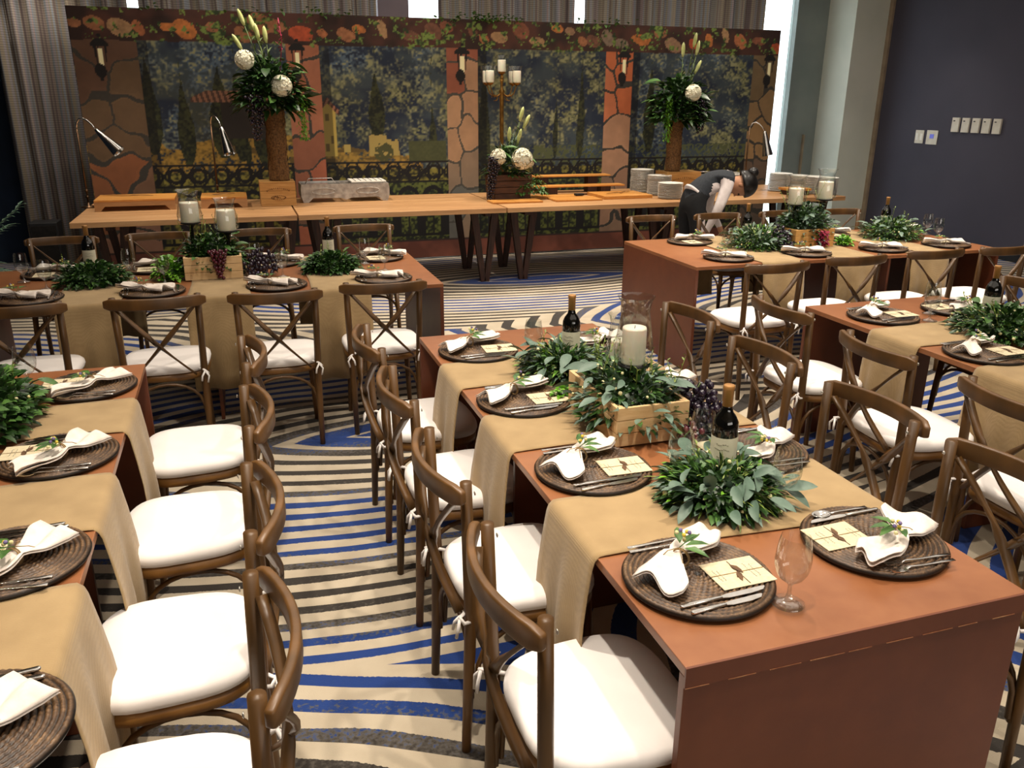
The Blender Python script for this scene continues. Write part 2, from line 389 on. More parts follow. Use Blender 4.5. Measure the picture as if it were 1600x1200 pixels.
# ground outside, seen only as brightness through the panes
slab('ground_outside', -6, 14, YB+.3, YB+12, -.2, -.05, M['column'], kind='structure')

def curtain(x0, x1, y, lab, seed, z0=.02, z1=3.4):
    rng = random.Random(seed); m = MB(); n = int((x1-x0)/.022); zs = [z0, 1.2, 2.3, z1]
    ph = rng.random()*6; uv = []
    for k, z in enumerate(zs):
        for i in range(n+1):
            u = (x1-x0)*i/n
            dd = .055*math.sin(u*2*PI/.165+ph+1.1*math.sin(u*3.1+seed))+.02*math.sin(u*2*PI/.07+k*.2)
            m.v.append((x0+u+.01*math.sin(k+u*9), y+dd, z)); uv.append((u+seed*3.7, z))
    for k in range(3):
        for i in range(n):
            a = k*(n+1)+i; m.f.append((a, a+1, a+n+2, a+n+1)); m.mi.append(0)
    m.uv = uv
    o = m.build('curtain', M['curtain'], label=lab, cat='curtain', group='striped window curtains')
    md = o.modifiers.new('s', 'SOLIDIFY'); md.thickness = .004
curtain(-2.22, -.90, 10.45, 'tall striped curtain hanging left of the painted backdrop', 1)
curtain(-.80, 1.78, 10.62, 'striped curtain above the left half of the painted backdrop', 2)
curtain(2.54, 4.30, 10.62, 'striped curtain showing above the middle of the painted backdrop', 3)
curtain(4.44, 7.06, 10.62, 'darker striped curtain above the right end of the painted backdrop', 4)

# ------------------------------------------------------------------ painted backdrop (flat print)
def backdrop():
    x0, x1, z0, z1 = -1.40, 6.78, .015, 2.665
    nx, nz = 780, 252
    X, Z = np.meshgrid(np.linspace(x0, x1, nx), np.linspace(z0, z1, nz))
    rs = np.random.RandomState(5)
    def vn(sx, sz, seed, ox=0):
        r = np.random.RandomState(seed); g = r.rand(80, 260)
        u = (X-x0+ox)/sx; w = (Z-z0)/sz; i = np.floor(u).astype(int); j = np.floor(w).astype(int)
        fu = u-i; fw = w-j; fu = fu*fu*(3-2*fu); fw = fw*fw*(3-2*fw)
        i %= 259; j %= 79
        return (g[j, i]*(1-fu)+g[j, i+1]*fu)*(1-fw)+(g[j+1, i]*(1-fu)+g[j+1, i+1]*fu)*fw
    def fbm(s, seed, a=1.0): return (vn(s, s*a, seed)+.6*vn(s/2, s*a/2, seed+1)+.4*vn(s/4, s*a/4, seed+2))/2.0
    def c(h): return np.array(lin(h))
    col = np.zeros((nz, nx, 3))
    def put(mask, colr): 
        mk = mask.astype(float)[..., None] if mask.dtype == bool else np.clip(mask, 0, 1)[..., None]
        col[:] = col*(1-mk)+np.asarray(colr)*mk
    def blend(f, a, b): f = np.clip(f, 0, 1)[..., None]; return a*(1-f)+b*f
    n = fbm(.28, 10); n2 = .55*fbm(.07, 20, .8)+.45*vn(.022, .02, 24); n3 = fbm(.8, 30); n4 = fbm(.16, 34)
    base = blend((n-.42)*5, c('141d2c'), c('2a3338'))
    base = blend((n4-.42)*5*np.clip((n2-.36)*6, 0, 1), base, blend((n3-.4)*4, c('55563a'), c('3e4c58')))
    base = blend((n2-.56)*8*np.clip((n4-.3)*3, 0, 1), base, c('6f6f50'))
    put(np.ones_like(X), base)
    # warm hillside at the left half
    put(np.clip((1.55-X)*1.2, 0, 1)*np.clip((n-.38)*4, 0, 1)*np.clip((2.1-Z)*1.5, 0, 1)*.7, c('33321c'))
    hill = (Z < 1.40+.05*np.sin(X*2.1)+.25*(n-.5)-.12*(X > 1.1)) & (X < 2.1+.3*(n4-.5))
    put(hill & (n2+.35*(n4-.45) > .40), blend((n2-.4)*4, c('57461f'), c('84682c')))
    put(hill & (vn(.3, .04, 77) > .72), c('4c3c1c'))
    put((Z < 1.3) & (X > 2.42) & (n2 > .5), c('3d4228'))
    # field behind the railing
    put((Z < 1.05), blend((n2-.40)*4, c('1d1c10'), c('6a6228')))
    put((Z < .9) & (X > 1.0), blend((n2-.42)*5, c('14180e'), c('4d5222')))
    # cypresses
    for cx, zb, zt, w in ((-.75, 1.25, 2.2, .10), (-.42, 1.13, 2.0, .09), (-.05, 1.2, 2.15, .12), (.12, 1.16, 2.1, .08), (.36, 1.1, 1.9, .1), (.18, 1.1, 1.5, .05), (2.24, 1.1, 1.75, .05), (4.08, 1.14, 2.2, .05), (3.75, 1.14, 1.8, .035), (2.86, 1.0, 2.2, .07), (1.6, 1.35, 2.1, .09), (5.0, 1.2, 2.2, .08)):
        sh = w*np.sqrt(np.clip((Z-zb+.02)/.25, 0, 1))*np.clip((zt-Z)/(zt-zb)*1.8, 0, 1)+.02*(n2-.5)
        put((np.abs(X-cx+.03*(n-.5)) < sh) & (Z > zb), blend((n2-.4)*4, c('0d120c'), c('2b2e16')))
    # farm houses
    put((X > -.05) & (X < .5) & (Z > 1.4) & (Z < 1.80), c('1f1b18'))
    rf = (Z > 1.775) & (Z < 1.885-.5*np.clip(-.2-X, 0, 1)) & (X > -.34) & (X < .6)
    put(rf, blend((np.sin(X*110+Z*30) > 0).astype(float), c('3c2a22'), c('6e4d3a')))
    put((X > .8) & (X < 1.0) & (Z > 1.2) & (Z < 1.70), c('2a2320'))
    put((X > 1.0) & (X < 1.145) & (Z > 1.2) & (Z < 1.80-np.abs(X-1.06)*1.3), c('94803f'))
    for wx, wz in ((1.05, 1.62), (1.10, 1.38), (1.04, 1.3)): put((np.abs(X-wx) < .02) & (np.abs(Z-wz) < .04), c('5a4a24'))
    rf = (X > .84) & (X < 1.19) & (np.abs(Z-(1.80-np.abs(X-1.06)*1.1)) < .03+.06*(X < 1.0))
    put(rf, blend((np.sin(X*120-Z*60) > 0).astype(float), c('3a2219'), c('7c5340')))
    put((X > 1.22) & (X < 1.29) & (Z > 1.24) & (Z < 1.33), c('8c7a42'))
    put((X > 1.50) & (X < 1.85-.1*(Z-1.2)) & (Z > 1.2) & (Z < 1.36+.02*(np.sin(X*70) > 0)+.06*(X < 1.7)), c('857440'))
    put(((X-1.67)**2+(Z-1.24)**2 < .012+.01*(n2-.5)) & (n2 > .42), c('39391f'))
    put((X > 1.95) & (X < 2.4) & (Z > 1.14) & (Z < 1.36), c('34371f')*(.7+.7*n2)[..., None])
    # wrought iron railing
    iron = c('0e0b0b')
    zt = 1.13
    put((np.abs(Z-zt) < .014) | (np.abs(Z-.905) < .012), iron)
    band = (Z > .905) & (Z < zt)
    px = .235; u = np.mod(X-x0, px)-px/2; w = Z-1.017
    put(band & (np.abs(np.hypot(u, w)-.068) < .017), iron)
    u2 = np.mod(X-x0+px/2, px)-px/2
    put(band & (np.abs(np.abs(u2)-np.abs(w)*.75) < .014), iron)
    put(band & (np.hypot(u2, w) < .03) & (np.hypot(u2, w) > .014), iron)
    lo = (Z <= .905) & (Z > .27)
    pa = .29; ua = np.mod(X-x0, pa)-pa/2
    put(lo & (Z > .62) & (np.abs(np.hypot(ua, (Z-.70)*.85)-.115) < .022), iron)
    put(lo & (Z <= .72) & (np.abs(np.abs(ua)-.122) < .03), iron)
    put(lo & (np.abs(ua) < .011) & (Z < .62), c('15130e'))
    put((np.abs(Z-.29) < .02), iron)
    # stone base, pillars and lintel
    def stones(mask, pts, cols, mortar, gap=.030):
        Xw = X+.09*(vn(.16, .2, 70)-.5); Zw = Z+.16*(vn(.14, .16, 71)-.5)
        d = np.stack([np.hypot((Xw-a)*s1, (Zw-b)*s2) for a, b, s1, s2 in pts]); o = np.argsort(d, 0); srt = np.take_along_axis(d, o[:2], 0)
        idx = o[0]; e = srt[1]-srt[0]
        cc = np.array([c(h) for h in cols])[idx]
        cc = cc*(.82+.36*fbm(.12, 50))[..., None]
        cc = np.where((e < gap*1.7)[..., None], cc*1.12, cc)
        cc = np.where((e < gap)[..., None], c(mortar)*(.9+.3*n2)[..., None], cc)
        put(mask, cc)
    pil = [(-1.40, -.80, 0), (.66, 1.01, 1), (2.42, 2.785, 2), (4.385, 4.735, 3), (6.42, 6.79, 4)]
    tones = [['4a3426', '4f3d2a', '5c4230', '6a4026', '6b4c3c'], ['7a4a34', '80503a', '6f4330', '844a34', '5c4030'], ['70402e', '8a6a50', '88694e', '6f5c4a', '4e4c46'],
             ['94502f', '96583a', '8a6850', '7a5c48', '6c5544'], ['54452f', '6a5438', '745a3a', '4f3f32', '463a30']]
    for a, b, k in pil:
        r = random.Random(40+k); pts = []; cs = []; z = .25
        while z < 2.45:
            h = r.uniform(.24, .42)
            if r.random() < .6: pts += [(a+(b-a)*.15, z+r.uniform(-.05, .05), 1.3, 1), (a+(b-a)*.82, z+r.uniform(.02, .14), 1.1, 1)]
            else: pts += [(a+(b-a)*.5, z, .9, 1)]
            z += h
        for p in pts:
            q = p[1]/2.45; t = tones[k]; cs.append(t[min(4, max(0, int((1-q)*5+r.uniform(-.6, .6))))])
        stones((X > a) & (X < b) & (Z > .2), pts, cs, '2c2924' if k != 2 else '38352f')
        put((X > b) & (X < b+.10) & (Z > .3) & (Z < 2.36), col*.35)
    put((Z > 2.36+.02*(n-.5)), blend((n-.4)*4, c('22130e'), c('3c2118')))
    r = random.Random(9)
    x = x0+.05
    while x < x1:
        zc = r.uniform(2.44, 2.6); a, b = r.uniform(.05, .13), r.uniform(.05, .1)
        hc = r.choice(['93603f', 'a0613c', '8a6a50', '7a4a34', 'b06a34', '6b4634', '9d7a55', 'a84a2a', '7d6a58'])
        put((((X-x+.3*(Z-zc)+.05*(n4-.5))/a)**2+((Z-zc)/b)**2 < .85+1.6*(n-.5)) & (Z > 2.33), c(hc)[None, None]*(.30+.65*n2)[..., None])
        x += r.uniform(.13, .3)
    ivy = (fbm(.06, 60) > .565+.10*np.abs(np.sin(X*1.3))-.04*(X > 2.6)) & (Z > 2.31+.1*(vn(.2, 3, 66)))
    put(ivy, blend((n2-.4)*5, c('1d2a12'), c('5a6b30')))
    # ledge at the foot
    put((Z < .215), blend((n-.4)*4, c('4e2a20'), c('66392c')))
    put((np.abs(Z-.22) < .008), c('2a1c18'))
    # wall lanterns printed on each pillar
    for lx in (-1.14, .78, 2.60, 4.62, 6.66):
        lz = 2.28
        put((np.abs(X-lx) < .085) & (np.abs(Z-(lz+.06)) < .035+.0*X) & (np.abs(X-lx) < .085-(Z-lz-.05)*1.2), iron)
        put((np.hypot(X-lx, Z-lz-.12) < .02), iron)
        bd = (np.abs(X-lx) < .06+(Z-lz)*.12) & (Z < lz+.03) & (Z > lz-.17)
        put(bd & ((np.abs(np.abs(X-lx)-.05) < .012) | (np.abs(X-lx+.015) < .006)), iron)
        put(bd & (np.abs(X-lx) < .022) & (Z < lz-.0), c('c9c39a'))
        put((np.hypot(X-lx+.02, (Z-lz+.21)*.8) < .055), iron); put((np.abs(X-lx+.02) < .018) & (Z < lz-.2) & (Z > lz-.31), iron)
    m = MB()
    v = np.stack([X.ravel(), np.zeros(nx*nz), Z.ravel()], 1)
    i, j = np.meshgrid(np.arange(nx-1), np.arange(nz-1)); a = (j*nx+i).ravel()
    f = np.stack([a, a+1, a+nx+1, a+nx], 1)
    me = bpy.data.meshes.new('printed_panel'); me.vertices.add(len(v)); me.vertices.foreach_set('co', v.ravel())
    me.loops.add(f.size); me.loops.foreach_set('vertex_index', f.ravel()); me.polygons.add(len(f))
    me.polygons.foreach_set('loop_start', np.arange(0, f.size, 4)); me.polygons.foreach_set('loop_total', np.full(len(f), 4))
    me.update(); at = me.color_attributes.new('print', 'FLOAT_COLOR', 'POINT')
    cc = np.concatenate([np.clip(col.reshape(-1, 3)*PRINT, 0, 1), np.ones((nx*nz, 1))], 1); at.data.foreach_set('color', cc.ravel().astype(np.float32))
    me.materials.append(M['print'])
    bd = thing('painted_backdrop', 'long printed backdrop of stone pillars, iron railing and wooded hills behind the buffet', 'backdrop', (0, 9.8, 0))
    o = bpy.data.objects.new('printed_panel', me); C.objects.link(o); o.parent = bd
    m = MB()
    for zc in (.04, 2.64): m.box(((x0+x1)/2, .03, zc), (x1-x0, .04, .04))
    for xc in (x0+.02, 2.7, x1-.02): m.box((xc, .03, 1.34), (.04, .04, 2.6))
    m.build('frame', M['darkwood'], bd, smooth=False)
    m = MB(); r = random.Random(3)
    for cx, s, k in ((.95, .10, 10), (1.1, .12, 14), (2.75, .25, 60), (3.0, .16, 30), (.4, .2, 16), (4.35, .18, 26), (-.6, .1, 8)):
        for q in range(k):
            m.leaf((cx+r.gauss(0, s), -.02-r.random()*.03, 2.64+abs(r.gauss(0, .035))), (r.uniform(-1, 1), -.3, r.uniform(-.3, 1)), .05, .04)
    m.build('ivy_leaves', M['mid'], bd, kind='stuff')
PRINT = 1.7
backdrop()

# ------------------------------------------------------------------ dining tables
def table(name, label, x0, x1, y0, y1, long='y', mids=()):
    t = thing(name, label, 'table', (x0, y0, 0)); w, d = x1-x0, y1-y0
    m = MB(); m.box((w/2, d/2, .748), (w, d, .024)); m.build('tabletop', M['table'], t, smooth=False, bevel=.002)
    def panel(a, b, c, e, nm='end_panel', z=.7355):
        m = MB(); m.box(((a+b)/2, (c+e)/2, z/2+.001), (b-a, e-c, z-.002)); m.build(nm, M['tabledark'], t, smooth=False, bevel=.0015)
    if long == 'y':
        panel(0, w, 0, .022); panel(0, w, d-.022, d)
        for q in mids: panel(.06, w-.06, q, q+.02, 'middle_panel')
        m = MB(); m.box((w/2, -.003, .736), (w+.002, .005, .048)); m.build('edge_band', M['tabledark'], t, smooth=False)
        for q in range(9):
            a = w*q/9; b = w*(q+.55+.4*((q*37) % 7)/7)/9; m = MB(); m.box(((a+b)/2, -.0035, .7115), (b-a, .0065, .0016)); m.build('chipped_edge', M['tableedge'], t, smooth=False)
    else:
        panel(0, .022, 0, d); panel(w-.022, w, 0, d)
        for q in mids: panel(q, q+.02, .06, d-.06, 'middle_panel')
    return t
table('banquet_table', 'long reddish wooden table in the centre foreground with its end panel facing out', .77, 1.665, 1.215, 3.76, 'y', (1.27,))
table('banquet_table', 'reddish wooden table cut off by the left edge of the picture', -1.34, -.43, 1.0, 3.69, 'y', (1.35,))
table('banquet_table', 'reddish wooden table across the back left, before the buffet', -1.50, 1.165, 4.9, 6.06, 'x', (1.3,))
table('banquet_table', 'reddish wooden table across the back right, near the navy wall', 2.93, 5.58, 4.925, 6.06, 'x', (1.66, 2.2))
table('banquet_table', 'reddish wooden table cut off by the right edge of the picture', 2.94, 3.86, 1.25, 3.76, 'y', (1.3,))

def runner(x0, x1, y0, y1, c0, w, axis, label, seed, hang=(.5, .5)):
    """cloth strip of width w centred c0, crossing the table along axis ('x' = crosses in x)"""
    rng = random.Random(seed); prof = []
    a, b = (x0, x1) if axis == 'x' else (y0, y1)
    zt = .7635
    for i in range(7):
        q = i/6; prof.append((a-.012-.02*math.sin(q*PI), zt-hang[0]+(hang[0]-.03)*q, 1-q))
    prof += [(a-.006, zt-.012, 0), (a+.006, zt-.001, 0), (a+.02, zt, 0)]
    for i in range(1, 12): prof.append((a+.02+(b-a-.04)*i/12, zt, 0))
    prof += [(b-.02, zt, 0), (b-.006, zt-.001, 0), (b+.006, zt-.012, 0)]
    for i in range(7):
        q = i/6; prof.append((b+.012+.02*math.sin(q*PI), zt-.03-(hang[1]-.03)*q, q))
    n = 16; m = MB(); p1, p2, p3 = rng.random()*6, rng.random()*6, rng.random()*6
    for k, (u, z, h) in enumerate(prof):
        sgn = -1 if u < (a+b)/2 else 1
        for i in range(n+1):
            s = (i/n-.5); wob = .012*math.sin(u*5+p1+(3 if i > n/2 else 0))
            v = c0+s*w+(wob if abs(s) > .3 else wob*.4)
            off = h*(.018*math.sin(s*9+p2)+.012*math.sin(s*17+p3)+.012) if h else 0
            uu = u+sgn*off
            m.v.append((uu, v, z) if axis == 'x' else (v, uu, z))
    for k in range(len(prof)-1):
        for i in range(n):
            q = k*(n+1)+i; f = (q, q+1, q+n+2, q+n+1); m.f.append(f if axis == 'y' else f[::-1]); m.mi.append(0)
    o = m.build('burlap_runner', M['burlap'], label=label, cat='table runner', group='burlap runners across the tables')
    md = o.modifiers.new('s', 'SOLIDIFY'); md.thickness = .0025; md.offset = 1
o3 = ('nearest to the camera', 'in the middle', 'farthest from the camera')
l3 = ('leftmost', 'middle', 'rightmost')
for i, c in enumerate((1.815, 2.495, 3.135)):
    runner(.77, 1.665, 0, 0, c, .345, 'x', f'burlap runner across the centre foreground table, the one {o3[i]}', 10+i, (.52, .5))
for i, c in enumerate((1.74, 2.36, 3.06)):
    runner(-1.34, -.43, 0, 0, c, .345, 'x', f'burlap runner across the left foreground table, the one {o3[i]}', 20+i, (.5, .56))
for i, c in enumerate((-.82, -.14, .545)):
    runner(0, 0, 4.9, 6.06, c, .34, 'y', f'{l3[i]} burlap runner hanging over the back left table', 30+i, (.54, .5))
for i, c in enumerate((3.62, 4.24, 4.90)):
    runner(0, 0, 4.925, 6.06, c, .36, 'y', f'{l3[i]} burlap runner hanging over the back right table', 40+i, (.5, .5))
for i, c in enumerate((1.80, 2.42, 3.08)):
    runner(2.94, 3.86, 0, 0, c, .345, 'x', f'burlap runner across the right edge table, the one {o3[i]}', 50+i, (.52, .5))

# ------------------------------------------------------------------ chairs
def make_chair():
    t = thing('cross_back_chair', 'x', 'chair')
    cw = M['chairwood']
    def out(sc, z, back=0.0, n=40):
        ps = []
        for i in range(n):
            a = 2*PI*i/n; ca, sa = math.cos(a), math.sin(a); e = 2/3.4
            x = math.copysign(abs(ca)**e, ca); y = math.copysign(abs(sa)**e, sa)
            wx = .215+.012*y
            ps.append((x*wx*sc, .215+y*.205*sc, z))
        return ps
    def loft(rings, mi=0):
        m = MB(); n = len(rings[0])
        for r in rings: m.v += r
        for k in range(len(rings)-1):
            for i in range(n): m.f.append((k*n+i, k*n+(i+1) % n, (k+1)*n+(i+1) % n, (k+1)*n+i)); m.mi.append(0)
        m.f.append(tuple(range(n-1, -1, -1))); m.f.append(tuple((len(rings)-1)*n+i for i in range(n))); m.mi += [0, 0]
        return m
    loft([out(.93, .418), out(.99, .422), out(1.0, .436), out(.985, .452), out(.95, .456)]).build('seat_frame', M['seatwood'], t)
    cu = loft([out(.93, .457), out(1.0, .462), out(1.022, .476), out(1.01, .492), out(.96, .503), out(.8, .509), out(.4, .511)]).build('seat_cushion', M['cushion'], t)
    for s in (-1, 1):
        m = MB(); c = (s*.19, .02, .47)
        m.tube([(s*.165, .035, .475), (s*.185, .0, .48), (s*.2, -.022, .475), (s*.21, -.012, .46), (s*.2, .012, .455)], .006, 6)
        m.tube([(s*.195, -.02, .475), (s*.213, -.03, .45), (s*.205, -.034, .415)], .005, 6)
        m.tube([(s*.195, -.02, .475), (s*.18, -.032, .45), (s*.176, -.036, .425)], .005, 6)
        m.build('tie_ribbon', M['cushion'], cu)
    for s in (-1, 1):
        m = MB(); m.tube([(s*.185, -.005, 0), (s*.187, .005, .25), (s*.19, .012, .45), (s*.196, .006, .66), (s*.2, .0, .885)], [.014, .0165, .018, .0175, .0165], 12)
        m.build('rear_leg', cw, t)
        m = MB(); m.tube([(s*.185, .395, 0), (s*.176, .385, .25), (s*.168, .375, .425)], [.0135, .0165, .018], 10); m.build('front_leg', cw, t)
    # top rail, bowed backwards
    m = MB(); pts = []; ws = []
    for i in range(17):
        q = i/16; x = -.238+.476*q; y = -.012-.062*math.sin(q*PI)**.8-.004
        pts.append((x, y, .858)); ws.append(.058*min(1, .62+1.6*min(q, 1-q)*4))
    m.strap(pts, ws, .021, (0, 0, 1)); 
    m.build('top_rail', cw, t, bevel=.006)
    for s in (-1, 1):
        m = MB(); pts = []
        for i in range(11):
            q = i/10; x = s*(.185-.335*q); z = .835-.375*q
            pts.append((x, -.022-.028*math.sin(q*PI)*1.2+.02*q*q+(.004 if s > 0 else -.007), z))
        m.strap(pts, .027, .010, (math.cos(.85)*s*1, 0, math.sin(.72)))
        m.build('cross_strap', cw, t)
        m = MB(); m.lathe([(.0065, 0), (.0065, .003), (.004, .0055), (0, .006)], 8, (s*.2, -.036, .862), Matrix.Rotation(PI/2, 3, 'X')); m.lathe([(.006, 0), (.006, .002), (0, .004)], 8, (s*.2, .0235, .85), Matrix.Rotation(-PI/2, 3, 'X')); m.build('screw_head', M['screw'], t)
    # bentwood hoops under the seat
    def hoop(p0, p1, h=.2, top=.405):
        pts = []
        for i in range(13):
            q = i/12; a = PI*q; x = (1-math.cos(a))/2
            z = h+(top-h)*math.sin(a)**.6
            pts.append((p0[0]+(p1[0]-p0[0])*x, p0[1]+(p1[1]-p0[1])*x, z))
        m = MB(); m.tube(pts, .0085, 7); m.build('bentwood_brace', cw, t)
    hoop((-.178, .378), (.178, .378)); hoop((-.182, .03), (-.178, .37)); hoop((.182, .03), (.178, .37)); hoop((-.18, .015), (.18, .015), .18)
    return t
chair = Place(make_chair())
CH = []
def ch(x, y, rz, label, group):
    chair((x, y, 0), rz, label, group)
near4 = ['nearest the camera', 'second from the camera', 'third from the camera', 'farthest from the camera']
R_ = -PI/2; L_ = PI/2
for i, (x, y, a) in enumerate(((.495, 1.487, 0), (.500, 2.116, .02), (.502, 2.767, 0), (.502, 3.405, .0))):
    ch(x, y, R_+a, f'white-cushioned cross-back chair on the left side of the centre table, {near4[i]}', 'chairs left of the centre foreground table')
for i, (x, y, a) in enumerate(((1.955, 1.56, 0), (1.96, 2.12, .03), (1.96, 2.75, .02), (1.99, 3.395, .04))):
    ch(x, y, L_+a, f'cross-back chair on the right side of the centre table, {near4[i]}', 'chairs right of the centre foreground table')
for i, (x, y, a) in enumerate(((-.045, 1.43, 0), (-.04, 2.01, .0), (-.03, 2.69, .02), (-.025, 3.36, .03))):
    ch(x, y, L_+a, f'cross-back chair along the aisle side of the left foreground table, {near4[i]}', 'chairs right of the left foreground table')
four = ['first from the left', 'second from the left', 'third from the left', 'last at the right']
for i, (x, y, a) in enumerate(((-1.07, 4.47, .0), (-.43, 4.46, 0), (.153, 4.42, -.02), (.727, 4.49, -.04))):
    ch(x, y, a, f'cross-back chair on the near side of the back left table, {four[i]}', 'near side chairs of the back left table')
for i, (x, y, a) in enumerate(((-1.19, 6.56, 0), (-.55, 6.6, 0), (.15, 6.6, 0), (.94, 6.6, 0))):
    ch(x, y, PI+a, f'cross-back chair on the far side of the back left table, {four[i]}', 'far side chairs of the back left table')
for i, (x, y, a) in enumerate(((3.15, 4.36, .02), (3.80, 4.43, 0), (4.485, 4.47, 0), (5.08, 4.45, .02))):
    ch(x, y, a, f'cross-back chair on the near side of the back right table, {four[i]}', 'near side chairs of the back right table')
for i, (x, y, a) in enumerate(((3.39, 6.48, 0), (4.03, 6.46, 0), (4.68, 6.45, 0), (5.28, 6.42, 0))):
    ch(x, y, PI+a, f'cross-back chair on the far side of the back right table, {four[i]}', 'far side chairs of the back right table')
for i, (x, y, a) in enumerate(((2.50, 2.02, -.03), (2.50, 2.69, -.06), (2.535, 3.40, .02))):
    ch(x, y, R_+a, f'cross-back chair at the left side of the right edge table, {("nearest the camera", "middle one", "farthest from the camera")[i]}', 'chairs left of the right edge table')
ch(4.17, 3.42, L_, 'cross-back chair beyond the right edge table, cut off by the picture', 'chairs right of the right edge table')

# ------------------------------------------------------------------ place settings
def make_charger():
    t = thing('woven_charger', 'x', 'placemat')
    m = MB(); prof = [(0, .004)]; R = .176; n = 168
    prof = [(0.0, .003), (.004, .009)]
    rings = 14
    for k in range(rings):
        r0 = .008+k*(R-.008)/rings
        for q, hh in ((0, 0), (.2, .0042), (.5, .0058), (.8, .0042)): prof.append((r0+q*(R-.008)/rings, .0085+hh))
    prof += [(R+.003, .006), (R, .0005), (0, .0005)]
    def mod(q, a, k):
        if 2 <= k < 2+rings*4 and (k-2) % 4:
            kk = (k-2)//4; q = Vector((q.x, q.y, q.z+.0013*math.sin(a*(10+kk*5)+kk*1.3+((k-2) % 4)*.9)))
        return q
    m.lathe(prof, n, mod=mod); m.build('woven_disc', M['charger'], t); return t
def make_fork(L=.19):
    t = thing('dinner_fork', 'x', 'fork'); m = MB()
    pts = [(0, -L*.5, .003), (0, -L*.3, .004), (0, -.0, .005), (0, L*.2, .008), (0, L*.27, .006)]
    m.strap(pts, [.011, .009, .0055, .006, .012], .0022, (1, 0, 0)); m.build('handle', M['steel'], t, bevel=.0008)
    for i in range(4):
        x = (i-1.5)*.0052; m = MB(); m.strap([(x*.85, L*.26, .006), (x, L*.32, .0035), (x, L*.4, .004), (x, L*.5, .008)], [.0038, .003, .0026, .0016], .002, (1, 0, 0)); m.build('tine', M['steel'], t, smooth=False)
    return t
def make_knife(L=.225):
    t = thing('dinner_knife', 'x', 'knife'); m = MB()
    m.strap([(0, -L*.5, .005), (0, -L*.47, .005), (0, -L*.2, .005), (0, -L*.02, .005)], [.006, .012, .010, .008], .006, (1, 0, 0)); m.build('handle', M['steel'], t, bevel=.002)
    m = MB(); m.strap([(0, -L*.02, .005), (0.001, L*.05, .005), (.002, L*.3, .005), (0, L*.45, .005), (-.004, L*.5, .005)], [.008, .015, .0165, .013, .003], .0016, (1, 0, 0)); m.build('blade', M['steel'], t, smooth=False)
    return t
def make_spoon(L=.18):
    t = thing('soup_spoon', 'x', 'spoon'); m = MB()
    m.strap([(0, -L*.5, .003), (0, -L*.3, .004), (0, 0, .006), (0, L*.22, .006)], [.012, .009, .005, .0065], .0022, (1, 0, 0)); m.build('handle', M['steel'], t, bevel=.0008)
    m = MB(); vs = []; 
    for k in range(5):
        for i in range(14):
            a = 2*PI*i/14; r = k/4; vs.append((.019*r*math.cos(a), L*.35+.029*r*math.sin(a), .001+.008*r*r))
    for k in range(4):
        for i in range(14): m.f.append((k*14+i, k*14+(i+1) % 14, (k+1)*14+(i+1) % 14, (k+1)*14+i)); m.mi.append(0)
    m.v = vs; o = m.build('bowl', M['steel'], t); md = o.modifiers.new('s', 'SOLIDIFY'); md.thickness = .0012
    return t
def make_napkin(seed, wide=1.0):
    t = thing('folded_napkin', 'x', 'napkin'); r = random.Random(seed); m = MB()
    nu, nv = 26, 13; L = .30; ph = r.random()*6
    vs = []
    for lay in (0, 1):
        for i in range(nu+1):
            q = i/nu; u = (q-.5)*L; pinch = .26+.74*min(1, abs(q-.46)/.34)**.85
            wd = .115*pinch*wide*(1.1 if q < .46 else .82)*(1-.35*max(0, (q-.8)/.2))
            for j in range(nv+1):
                s = j/nv-.5
                amp = (.005+.013*min(1, abs(q-.46)*2.6))*(1 if q < .46 else .7)
                z = .012+amp*(1+math.cos(s*2*PI*1.15+ph+q*2.5))*.75+.016*math.exp(-((q-.46)/.12)**2)
                z = max(z, .006+.003*lay)
                x = s*wd+.012*math.sin(q*7+ph)
                vs.append((x, u+.012*math.cos(s*6+ph)*abs(q-.5)*2, z+lay*.006+(.01*lay*(q-.4) if q > .4 else 0)))
    m.v = vs; N = (nu+1)*(nv+1)
    for lay in (0, 1):
        for i in range(nu):
            for j in range(nv):
                a = lay*N+i*(nv+1)+j; m.f.append((a, a+1, a+nv+2, a+nv+1)); m.mi.append(0)
    o = m.build('napkin_cloth', M['napkin'], t); md = o.modifiers.new('s', 'SOLIDIFY'); md.thickness = .0022
    m = MB(); y0 = -.012
    for dy in (0, .005): m.tube([(.022*math.cos(a)+.004, y0+dy, .024+.022*math.sin(a)) for a in [2*PI*i/14 for i in range(14)]], .0018, 5, closed=True)
    m.tube([(0, y0, .05), (.02, y0-.03, .045), (.035, y0-.045, .03)], .0012, 5); m.tube([(0, y0, .05), (-.02, y0-.02, .045), (-.03, y0-.04, .03)], .0012, 5)
    m.build('twine_tie', M['twine'], t)
    sp = MB(); c = Vector((.0, -.012, .05))
    sp.tube([c, c+Vector((.01, .03, .012)), c+Vector((.02, .07, .012))], .0013, 5); 
    for dx, dy, dz in ((.2, 1, .15), (.7, .7, .1), (-.5, .8, .3), (.9, .0, .1)):
        sp.leaf(c+Vector((dx*.012, dy*.02, .002)), (dx, dy, dz), .06+.01*r.random(), .024, droop=.15)
    sp = sp.build('leaf_sprig', M['mid'], t)
    b = MB()
    for k in range(7):
        b.ball(c+Vector((r.uniform(-.02, .01), r.uniform(.02, .06), r.uniform(.005, .03))), .0055, 6, 4, mi=k % 3)
    b.build('flower_buds', [M['cream'], M['violet'], M['yellow']], t)
    return t
